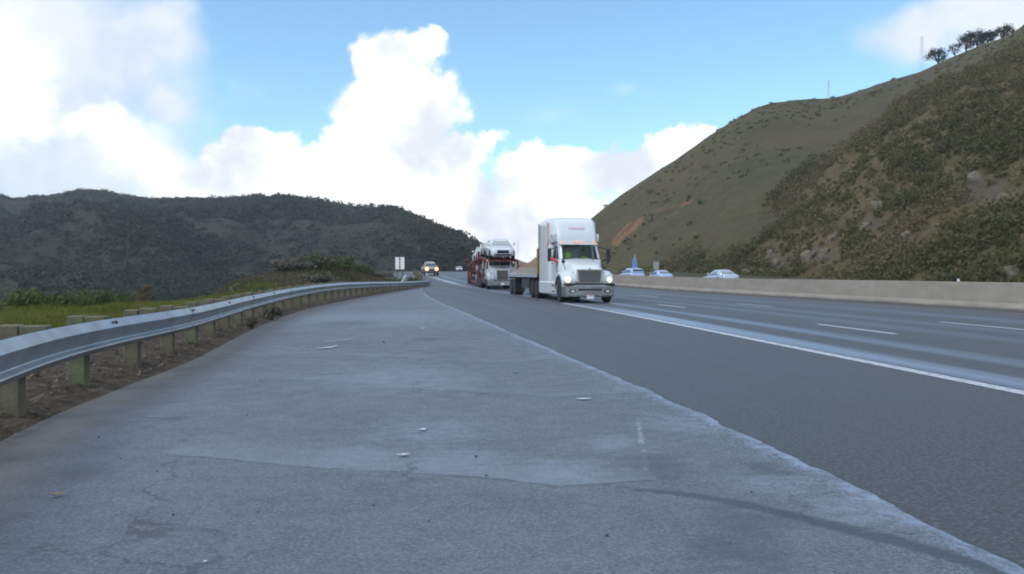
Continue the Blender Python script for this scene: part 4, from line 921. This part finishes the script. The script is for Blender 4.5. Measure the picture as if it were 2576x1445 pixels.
    for sg in (-1, 1):
        V = []; F = []; n = 13          # arched fender shell
        xs = [(-.12,.90),(-.16,1.18),(-.28,1.32),(-.5,1.45),(-.8,1.53),(-1.15,1.56),(-1.5,1.53),(-1.8,1.42),(-1.98,1.2),(-2.04,.9)]
        for x, z in xs: 
            for y, dz in ((.60,.08),(.95,.05),(1.20,0),(1.31,-.10),(1.31,-.24)): V.append((x+(.10 if False else 0)-(.0 if x < -.6 else (y-.6)**2*.45), sg*y, z+dz if x < -.14 else z))
        for i in range(len(xs)-1):
            for j in range(4): F.append((i*5+j, i*5+j+1, (i+1)*5+j+1, (i+1)*5+j))
        m = MB(); m.add(V, F); f_ = m.build('fender', M_white, e, smooth=True); so = f_.modifiers.new('t', 'SOLIDIFY'); so.thickness = .04
        m = MB(); m.box(-1.9,-.3,min(sg*.6,sg*.78),max(sg*.6,sg*.78),.6,1.5); m.build('inner_wing', M_black, f_)
        m = MB(); m.hexa([(-.20,sg*.76,.92),(-.50,sg*1.28,.96),(-.72,sg*1.27,1.38),(-.36,sg*.98,1.30)], [(-.12,sg*.76,.92),(-.40,sg*1.32,.96),(-.66,sg*1.31,1.40),(-.28,sg*.98,1.30)]); hl = m.build('headlight', M_hl, e, bevel=.01)
        m = MB(); m.lathe((-.23,sg*1.03,1.12), [(-.1,.115),(.0,.12),(.06,.09),(.08,.01)], 16, 'x'); m.build('lit_bulb', M_beam, hl)
        # steer wheel, tanks, drive wheels
        wheel(e, -1.17, sg*1.14, .53, .53, .30, sg, M_rim)
        for x in (-7.3, -8.65):
            wheel(e, x, sg*1.14, .53, .53, .28, sg, M_rim, 'drive_wheel'); wheel(e, x, sg*.83, .53, .53, .26, -sg, M_rim, 'drive_wheel')
        m = MB(); m.hexa([(-2.15,sg*1.0,.30),(-2.15,sg*1.30,.36),(-2.15,sg*1.31,1.02),(-2.15,sg*1.0,1.06)], [(-6.3,sg*1.0,.30),(-6.3,sg*1.30,.36),(-6.3,sg*1.31,1.02),(-6.3,sg*1.0,1.06)]); sk = m.build('side_skirt', M_white2, e, bevel=.07)
        m = MB(); m.box(-2.75,-2.15,sg*1.315-.01,sg*1.315+.01,.5,.56); m.box(-2.75,-2.15,sg*1.315-.01,sg*1.315+.01,.8,.86); m.build('step', M_chrome, sk)
        # mirrors
        m = MB(); m.box(-2.30,-2.16,min(sg*1.44,sg*1.64),max(sg*1.44,sg*1.64),2.05,2.72); mi = m.build('mirror', M_black, e, bevel=.04)
        m = MB(); m.tube([(-2.15,sg*1.02,1.98),(-2.22,sg*1.5,2.20)], [.05,.085] if sg < 0 else .035, 8); m.build('mirror_arm', M_redp if sg < 0 else M_black, mi); m = MB(); m.tube([(-2.35,sg*1.05,2.78),(-2.22,sg*1.5,2.66)], .025, 8); m.build('upper_mirror_arm', M_black, mi)
        m = MB(); m.tube([(-1.0,sg*1.0,1.62),(-.85,sg*1.12,1.95)], .018, 6); m.lathe((-.85,sg*1.13,2.02), [(-.03,.09),(.03,.09)], 12, 'x'); m.build('hood_mirror', M_black if sg < 0 else M_black, e)
    # bumper
    bp = MB(); pts = [(-.45,-1.32),(-.10,-1.18),(0,-.70),(.03,0),(0,.70),(-.10,1.18),(-.45,1.32)]
    V = []; F = []
    for x, y in pts: V += [(x,y,.30),(x+.02,y,.36),(x+.03,y,.80),(x,y,.88)]
    for i in range(6):
        for j in range(3): F.append((i*4+j,(i+1)*4+j,(i+1)*4+j+1,i*4+j+1))
    bp.add(V, F); bmp = bp.build('bumper', M_chrome, e); so = bmp.modifiers.new('t', 'SOLIDIFY'); so.thickness = .05
    m = MB(); m.box(.02,.06,-.58,.58,.60,.70); m.box(.0,.06,-1.0,-.72,.50,.66); m.box(.0,.06,.72,1.0,.50,.66); m.build('air_slot', M_black, bmp, bevel=.02)
    m = MB(); m.box(-.5,0,-1.24,1.24,.84,.95); m.build('bumper_top', M_black, bmp)
    for sg in (-1,1):
        m = MB(); m.box(.03,.075,min(sg*.78,sg*.94),max(sg*.78,sg*.94),.52,.62); m.build('fog_light', M_hl, bmp, bevel=.01)
    m = MB(); m.box(.05,.075,-.17,.17,.20,.40); pl = m.build('licence_plate', M_plate, e)
    m = MB(); m.box(.076,.08,-.13,.13,.345,.385); m.build('plate_red_text', M_platered, pl)
    m = MB(); m.box(-7.0,-2.5,-.45,.45,.5,.95); m.box(-9.6,-6.4,-.42,.42,.62,.92); m.box(-2.4,-.2,-.5,.5,.45,.9); m.box(-2.2,-.35,-.85,.85,.30,.44); m.box(-8.9,-7.1,-.7,.7,.45,.65); m.build('chassis', M_frame, e)  # frame, plus a low dark undertray added to deepen the shade beneath
    m = MB(); m.tube([(-6.62,-.9,.8),(-6.62,-.9,3.2)], .07, 10); m.build('exhaust_stack', M_chrome, e)
    for sg in (-1, 1): m = MB(); m.box(-9.52,-9.5,min(sg*.7,sg*1.27),max(sg*.7,sg*1.27),.25,1.0); m.build('mud_flap', M_black, e)
    # flatbed
    m = MB(); m.box(-17.6,-6.85,-1.30,1.30,1.28,1.38); dk = m.build('trailer_deck', M_deck, e, bevel=.01)
    m = MB(); m.box(-17.6,-6.85,-1.315,-1.30,1.22,1.40); m.box(-17.6,-6.85,1.30,1.315,1.22,1.40); m.box(-17.62,-17.6,-1.3,1.3,1.1,1.40); m.build('side_rail', M_greyp, dk)
    m = MB()
    for y in (-.5, .5): m.box(-17.4,-7.3,y-.09,y+.09,.82,1.28)
    for i in range(12): m.box(-17.2+i*.85,-17.08+i*.85,-1.25,1.25,1.1,1.28)
    m.box(-12.6,-9.8,-1.2,-.7,.55,1.15); m.box(-12.6,-9.8,.7,1.2,.55,1.15); m.box(-13.6,-13.4,-1.0,-.85,.25,1.1); m.box(-13.6,-13.4,.85,1.0,.25,1.1); m.build('trailer_frame', M_frame, e)
    m = MB(); m.box(-7.12,-7.0,-1.28,1.28,1.38,2.85); hb = m.build('headboard', M_yel, e, bevel=.02)
    m = MB()
    for i in range(5): m.box(-7.15,-6.97,-1.2+i*.57,-1.12+i*.57,1.38,2.9)
    m.build('headboard_stake', M_yel, hb)
    for x in (-15.3, -16.6):
        for sg in (-1, 1):
            wheel(e, x, sg*1.14, .53, .53, .28, sg, M_rim, 'trailer_wheel'); wheel(e, x, sg*.82, .53, .53, .26, -sg, M_rim, 'trailer_wheel')
    for sg in (-1, 1):
        m = MB(); m.box(-14.72,-14.70,min(sg*.68,sg*1.28),max(sg*.68,sg*1.28),.22,1.15); m.build('trailer_mud_flap', M_black, e)
        m = MB(); m.box(-17.64,-17.61,min(sg*.9,sg*1.2),max(sg*.9,sg*1.2),1.12,1.24); m.build('rear_lamp', M_tail, e)
    return e, rz
se, srz = semi()
def in_truck(x, y, z): c_, s_ = math.cos(srz), math.sin(srz); return (se.location.x+c_*x-s_*y, se.location.y+s_*x+c_*y, z)
person('passenger in a bright lime vest behind the left half of the truck windscreen', in_truck(-2.82, -.50, 1.98), srz)
person('driver in a lime vest at the wheel behind the right half of the truck windscreen', in_truck(-3.05, .45, 1.80), srz)

# ---------------------------------------------------------------- car carrier
def carrier():
    rz = math.atan2(-22, 2.94); Xf, Yf = -.80, 66.; e = empty('car_carrier', 'dark red car carrier with a white cab hauling two decks of cars', 'truck', (Xf, Yf, float(zroad(66))), rz)
    cb = loft([(-1.7,.8,1.95,1.06),(-1.8,.7,2.05,1.12),(-3.4,.7,2.1,1.14)], 'cab', M_white2, e, 24, 9)
    m = MB(); m.hexa([(-1.75,-1.0,2.0),(-1.75,1.0,2.0),(-3.4,1.1,2.0),(-3.4,-1.1,2.0)], [(-2.2,-.95,2.42),(-2.2,.95,2.42),(-3.4,1.05,2.44),(-3.4,-1.05,2.44)]); up = m.build('cab_roof', M_white2, e, bevel=.05)
    m = MB(); 
    for y0, y1 in ((-.9,-.05),(.05,.9)): m.hexa([(-1.72,y0,2.03),(-1.72,y1,2.03),(-2.10,y1*.97,2.38),(-2.10,y0*.97,2.38)], [(-1.78,y0,2.03),(-1.78,y1,2.03),(-2.16,y1*.97,2.38),(-2.16,y0*.97,2.38)])
    m.build('windscreen', M_glass, up)
    loft([(0,.8,1.60,.55),(-.1,.75,1.72,.68),(-1.0,.75,1.85,.85),(-1.85,.75,1.98,1.0)], 'hood', M_white2, e, 24, 8)
    m = MB(); m.box(-.02,.03,-.46,.46,.82,1.58); gr = m.build('grille', M_frame, e); m = MB()
    for i in range(11): m.box(.03,.05,-.44+i*.088-.01,-.44+i*.088+.01,.84,1.56)
    m.box(.0,.06,-.5,.5,1.56,1.64); m.build('grille_trim', M_chrome, gr)
    for sg in (-1, 1):
        loft([(.05,.75,1.1,.22),(-.1,.7,1.38,.30),(-.9,.7,1.5,.30),(-1.6,.7,1.3,.30)], 'fender', M_white2, e, 16, 4).location = (0, sg*.93, 0)
        m = MB(); m.box(0,.10,min(sg*.68,sg*1.12),max(sg*.68,sg*1.12),.88,1.22); m.build('headlight', M_hl, e, bevel=.03)
        wheel(e, -.95, sg*1.1, .52, .52, .28, sg); m = MB(); m.box(-2.1,-1.95,min(sg*1.3,sg*1.5),max(sg*1.3,sg*1.5),1.7,2.4); m.build('mirror', M_chrome, e, bevel=.03)
        m = MB(); m.tube([(-2.02,sg*1.1,2.0),(-2.02,sg*1.35,2.0)], .03, 6); m.build('mirror_arm', M_black, e)
        for x in (-5.4,-6.7,-18.4,-19.7): wheel(e, x, sg*1.1, .52, .52, .5, sg)
        m = MB(); m.lathe((-3.9,sg*.98,.75), [(-.8,.32),(.8,.32)], 16, 'x'); m.build('fuel_tank', M_chrome, e)
    m = MB(); m.box(-.1,.12,-1.25,1.25,.32,.72); m.build('bumper', M_chrome, e, bevel=.04)
    m = MB(); m.box(.121,.13,-.16,.16,.40,.56); m.build('licence_plate', M_plate, e)
    m = MB(); m.box(-7.5,-1.7,-.5,.5,.55,.95); m.build('chassis', M_frame, e)
    def rail_(m, pts, w=.12, h=.2):
        for (a, b) in zip(pts[:-1], pts[1:]): m.hexa([(a[0],a[1]-w/2,a[2]-h/2),(a[0],a[1]+w/2,a[2]-h/2),(a[0],a[1]+w/2,a[2]+h/2),(a[0],a[1]-w/2,a[2]+h/2)], [(b[0],b[1]-w/2,b[2]-h/2),(b[0],b[1]+w/2,b[2]-h/2),(b[0],b[1]+w/2,b[2]+h/2),(b[0],b[1]-w/2,b[2]+h/2)])
    m = MB()
    for sg in (-1, 1): rail_(m, [(.25,sg*1.22,2.38),(-2.2,sg*1.22,2.55),(-7.3,sg*1.22,2.80)], .14, .2); rail_(m, [(-7.6,sg*1.22,2.80),(-12.5,sg*1.22,2.62),(-20.5,sg*1.22,2.2)], .14, .2)
    for i in range(10): x = .25-i*.83; m.box(x-.05,x+.05,-1.2,1.2,2.38+(-x)*.055-.05,2.38+(-x)*.055+.06)
    for i in range(15): x = -7.8-i*.88; m.box(x-.05,x+.05,-1.2,1.2,2.79-(-7.8-x)*.045-.05,2.79-(-7.8-x)*.045+.06)
    m.build('upper_deck', M_red, e)
    for sg in (-1, 1):
        for x, z1 in ((.1,2.4),(-3.6,2.6),(-7.4,3.3),(-8.0,3.4),(-12.2,2.6),(-16.4,2.4),(-20.4,3.1)):
            m = MB(); m.box(x-.10,x+.10,sg*1.27-.06,sg*1.27+.06,(1.7 if x > -1 else .5),z1); m.build('deck_post', M_red, e)
        for a, b in (((-8.0,.6),(-12.2,2.6)),((-16.4,.6),(-12.2,2.6)),((-20.4,.6),(-16.4,2.4))): 
            m = MB(); rail_(m, [(a[0],sg*1.27,a[1]),(b[0],sg*1.27,b[1])], .08, .14); m.build('deck_brace', M_red, e)
    m = MB()
    for sg in (-1, 1): rail_(m, [(-7.6,sg*1.2,.95),(-9.5,sg*1.2,.55),(-16,sg*1.2,.55),(-17.6,sg*1.2,1.1),(-21,sg*1.2,.95)], .2, .32)
    for i in range(14): x = -8.2-i*.9; m.box(x-.05,x+.05,-1.15,1.15,.62,.72)
    m.build('lower_deck', M_red, e)
    m = MB(); m.lathe((0.3,-1.27,2.4), [(-.02,.06),(.02,.06)], 8, 'x'); m.lathe((-20.6,-1.2,1.4), [(-.02,.1),(.02,.1)], 10, 'x'); m.build('marker_light', M_amber, e)
    m = MB(); m.tube([(.2,1.28,2.5),(.2,1.28,4.0)], .018, 6); m.build('guide_pole', M_pink, e)
    return e, rz
ce, crz = carrier()
def on_carrier(x, y, z): c_, s_ = math.cos(crz), math.sin(crz); return (ce.location.x+c_*x-s_*y, ce.location.y+s_*x+c_*y, z+ce.location.z)
G = 'cars carried on the red car carrier'
car('hatch', 'car', 'rounded white car riding over the cab at the front of the upper deck', 'car', M_white, on_carrier(-2.0, 0, 2.56), crz, group=G, sc=1.16, rx=(0, R(2)), glass=M_glassg)
car('sedan', 'car', 'white car tucked behind the front car on the upper deck', 'car', M_white, on_carrier(-7.0, 0, 2.86), crz+math.pi, group=G)
car('sedan', 'car', 'white sedan in the middle of the upper deck behind the red mast', 'car', M_white, on_carrier(-12.2, 0, 2.66), crz, group=G, rx=(0, R(-2)))
car('hatch', 'car', 'white hatchback at the rear end of the upper deck', 'car', M_white, on_carrier(-17.6, 0, 2.40), crz, group=G, rx=(0, R(-3)))
car('sedan', 'car', 'dark grey sedan on the lower deck between the red posts', 'car', M_dgrey, on_carrier(-11.0, 0, .75), crz, group=G)
car('hatch', 'car', 'silver hatchback at the rear of the lower deck', 'car', M_silver, on_carrier(-17.6, 0, 1.28), crz, group=G)

# ---------------------------------------------------------------- signs
M_signw = pmat('pale_sign_face', (.90,.83,.80), .5); M_signd = pmat('dark_sign_border', (.10,.03,.03), .6); M_steel = pmat('sign_post_steel', (.22,.23,.24), .5, .6)
M_signg = pmat('weathered_sign_back', (.36,.37,.34), .6, .2); M_sblue = pmat('blue_plastic', (.16,.26,.50), .5)
def sign():
    Y = 90.; X = bpx(1006, Y); s_ = Y/FPX; z0 = float(ground_z(np.array(X), np.array(Y))); zt = CAMH+(HY-646)*s_; zb = CAMH+(HY-679)*s_
    e = empty('road_sign', 'square road sign with two pale vertical panels standing past the guardrail', 'sign', (X, Y, z0)); w2 = 13.6*s_
    m = MB(); m.box(-w2,w2,-.03,.0,zb-z0,zt-z0); bd = m.build('board', M_signd, e, bevel=.05)
    for sg in (-1, 1):
        m = MB(); a, b = sorted((sg*w2*.10, sg*w2*.84)); m.box(a,b,-.045,-.033,zb-z0+.04,zt-z0-.06); m.build('pale_panel', M_signw, bd, bevel=.03)
    for x in (-.3,.3): m = MB(); m.box(x-.05,x+.05,.005,.10,-.5,zt-z0-.1); m.build('post', M_post, e)
    Y = 145.; X = bpx(1650.5, Y); s_ = Y/FPX; z0 = float(zroad(140))+.1; zt = CAMH+(HY-659)*s_
    e = empty('road_sign', 'small plain grey sign on a post beyond the blue grey sedan', 'sign', (X, Y, z0))
    m = MB(); m.box(-.52,.52,-.02,.0,zt-z0-1.45,zt-z0); m.build('board', M_signg, e, bevel=.01)
    m = MB(); m.box(-.05,.05,.003,.10,-.5,zt-z0-.1); m.build('post', M_steel, e)
    Y = 150.; X = bpx(1597, Y); s_ = Y/FPX; z0 = float(zroad(145))+.1; zt = CAMH+(HY-652)*s_
    e = empty('blue_marker', 'narrow tapering blue roadside cabinet with a thin tip behind the pale blue suv', 'roadside marker', (X, Y, z0))
    m = MB(); h = zt-z0; m.hexa([(-.62,-.3,0),(.62,-.3,0),(.62,.3,0),(-.62,.3,0)], [(-.38,-.2,h),(.38,-.2,h),(.38,.2,h),(-.38,.2,h)]); m.build('cabinet', M_sblue, e, bevel=.05)
    m = MB(); m.tube([(0,0,h),(0,0,h+.45),(0,0,h+.95)], [.20,.13,.05], 8); m.build('tip', M_greyp, e)
sign()
bm = bmesh.new(); bmesh.ops.create_icosphere(bm, subdivisions=3, radius=1)
for v in bm.verts:
    n = fbm(np.array([v.co.x*2]), np.array([v.co.y*2+v.co.z]), 3, 5)[0]; z = v.co.z; v.co = Vector((v.co.x*(.38-.14*z)*(1+.3*n)+.16*z, v.co.y*.3*(1+.3*n), z*.62+.3))
me = bpy.data.meshes.new('leaning_rock'); bm.to_mesh(me); bm.free(); me.materials.append(pmat('whitish_rock', (.40,.43,.46), .85, var=.3, vs=3))
o = bpy.data.objects.new('leaning_rock', me); COL.objects.link(o); Y = 84.; X = bpx(1017, Y); o.location = (X, Y, float(ground_z(np.array(X), np.array(Y)))+.15); tag(o, 'pale pointed rock leaning right, below the square sign', 'rock')

# ---------------------------------------------------------------- pylons
M_pyl = pmat('pylon_steel', (.50,.55,.66), .6, .1)
def pylon(label, x, hpx, Yd):
    b = crest(HF, x); s_ = Yd/FPX; H_ = hpx*s_; z0 = CAMH+(b[2]-CAMH)/b[1]*Yd; X = bpx(x, Yd)
    e = empty('pylon', label, 'pylon', (X, Yd, z0)); w0 = H_*.105; z1 = H_*.62; m = MB(); r_ = .26*s_
    for sx in (-1,1):
        for sy in (-1,1): m.tube([(sx*w0,sy*w0,-H_*.35),(sx*w0*.30,sy*w0*.30,z1),(sx*w0*.26,sy*w0*.26,H_)], r_, 4)
    lv = np.linspace(0, H_, 9)
    for i in range(8):
        f = lambda z: w0*np.interp(z, [-H_*.35, z1, H_], [1, .30, .26]); a, c_ = f(lv[i]), f(lv[i+1])
        for sy in (-1,1):
            m.tube([(-a,sy*a,lv[i]),(c_,sy*c_,lv[i+1])], r_*.6, 4); m.tube([(a,sy*a,lv[i]),(-c_,sy*c_,lv[i+1])], r_*.6, 4)
    m.build('lattice_tower', M_pyl, e)
    for z in (.72, .84, .97):
        m = MB(); m.tube([(-H_*.10,0,H_*z),(0,0,H_*(z+.02)),(H_*.10,0,H_*z)], r_*.7, 4); m.build('crossarm', M_pyl, e)
pylon('tall lattice pylon rising behind the ridge left of the oaks', 2314, 86, 560.)
pylon('smaller distant lattice pylon on the ridge, left of the tall one', 2081, 44, 700.)

# ---------------------------------------------------------------- litter on the shoulder
def gpt(x, y): Y = CAMH*FPX/(y-HY); return bpx(x, Y), Y
M_leafb = pmat('dry_leaf', (.30,.20,.13), .8, var=.3, vs=40); M_leafp = pmat('pale_leaf', (.55,.50,.46), .8); M_paper = pmat('grey_white_scrap', (.60,.62,.64), .8, var=.2, vs=12)
M_twig = pmat('brown_twig', (.10,.07,.05), .9); M_stone = pmat('dark_stone', (.07,.065,.06), .9); M_green = pmat('green_scrap', (.15,.28,.12), .8); M_rust = pmat('rust_chip', (.22,.10,.06), .9)
def flat_piece(name, label, cat, x, y, L, W_, mat, ang, curl=.3, seed=0):
    X, Y = gpt(x, y); g = np.random.default_rng(seed); n = 9; V = []; F = []
    for i in range(n):
        f = i/(n-1); hw = W_*math.sin(math.pi*min(max(f, .04), .96))**.7*(1+.2*g.normal()); zc = .004+curl*L*(2*f-1)**2*.5
        for j, q in enumerate((-1, -.45, 0, .45, 1)): V.append(((f-.5)*L, q*hw, zc+abs(q)*hw*curl))
    for i in range(n-1):
        for j in range(4): F.append((i*5+j, i*5+j+1, (i+1)*5+j+1, (i+1)*5+j))
    m = MB(); m.add(V, F); o = m.build(name, mat); so = o.modifiers.new('t', 'SOLIDIFY'); so.thickness = .002
    o.location = (X, Y, .016); o.rotation_euler = (0, 0, ang); return tag(o, label, cat)
flat_piece('leaf', 'curled tan leaf lying near the lower left corner of the shoulder', 'leaf', 140, 1256, .085, .022, M_leafb, .6, .35, 1)
flat_piece('leaf', 'pale leaf just above the long seam in the middle of the shoulder', 'leaf', 1012, 1153, .10, .022, M_leafp, .1, .2, 2)
flat_piece('paper_scrap', 'long white scrap lying slantwise on the shoulder near the guardrail bend', 'litter', 822, 878, .62, .05, M_paper, 1.15, .05, 3)
flat_piece('paper_scrap', 'thin tail of pale plastic trailing up from the long white scrap', 'litter', 848, 860, .9, .016, M_paper, 1.0, .03, 4)
flat_piece('paper_scrap', 'small bluish white scrap near the edge of the asphalt', 'litter', 1468, 1009, .17, .03, M_paper, .0, .1, 5)
flat_piece('paper_scrap', 'tiny white scrap above the pale leaf', 'litter', 1062, 1088, .07, .025, M_paper, .3, .2, 6)
flat_piece('paper_scrap', 'tiny white scrap far up the middle of the shoulder', 'litter', 1062, 829, .14, .05, M_paper, .3, .2, 7)
flat_piece('paper_scrap', 'white chip at the bottom edge of the picture', 'litter', 511, 1426, .02, .009, M_paper, .3, .2, 8)
flat_piece('paper_scrap', 'white crumpled scrap in the dirt between guardrail posts', 'litter', 390, 908, .16, .05, M_paper, .5, .5, 9)
flat_piece('twig', 'thin brown twig lying across the shoulder left of centre', 'twig', 403, 1058, .36, .007, M_twig, -.05, .04, 10)
flat_piece('twig', 'short dark twig high on the shoulder right of centre', 'twig', 1083, 855, .25, .02, M_twig, .1, .1, 11)
flat_piece('green_scrap', 'small green scrap near the middle of the shoulder', 'litter', 1297, 942, .07, .028, M_green, .4, .3, 12)
flat_piece('rust_chip', 'rust red chip on the shoulder above the small scattered stones', 'litter', 655, 962, .06, .02, M_rust, .2, .2, 13)
flat_piece('rag', 'small dark rag lying in the road at the foot of the barrier', 'litter', 2140, 756, .7, .14, M_black, .1, .4, 14).location.z = .03
sb = None
for i, (x, y, r) in enumerate([(619,1049,.014),(432,1304,.010),(392,1191,.010),(938,1280,.012),(1077,1320,.010),(1197,1155,.016),(1223,1203,.014),(645,1297,.009),(245,1105,.012),(1528,1357,.016),(1893,1246,.012),(2105,1450,.008),(965,863,.03),(1838,1375,.008),(300,1160,.008)]):
    X, Y = gpt(x, y)
    bm = bmesh.new(); r *= .65; bmesh.ops.create_icosphere(bm, subdivisions=2, radius=r)
    for v in bm.verts: v.co *= 1+random.uniform(-.25, .25); v.co.z *= .7
    me = bpy.data.meshes.new('stone'); bm.to_mesh(me); bm.free(); me.materials.append(M_stone)
    o = bpy.data.objects.new('stone', me); COL.objects.link(o); o.location = (X, Y, .012+r*.45); tag(o, 'small dark stone lying loose on the shoulder', 'stone', 'loose stones on the shoulder')
X, Y, = bpx(2448, 34), 34.; s0, t0 = ST(X, Y)
m = MB(); m.lathe((0,0,0), [(0,.05),(.05,.06),(.12,.03)], 10, 'z'); o = m.build('reflector', M_paper); p_ = road_pt(31.0, 22.35, 1.085); o.location = p_; tag(o, 'small white reflector on top of the barrier at the right', 'reflector')

# ---------------------------------------------------------------- air
def haze():
    m = bpy.data.materials.new('haze_air'); m.use_nodes = True; k = NT(m.node_tree); k.n.clear()
    v = k.new('ShaderNodeVolumePrincipled'); v.inputs['Color'].default_value = (.80,.90,1,1); v.inputs['Density'].default_value = .00020
    out = k.new('ShaderNodeOutputMaterial'); k.l.new(v.outputs[0], out.inputs['Volume'])
    b = MB(); b.box(-1750, 1750, -1750, 1750, -45, 190); o = b.build('haze', m); tag(o, 'thin bluish haze filling the valley air', 'haze', kind='stuff')
haze()
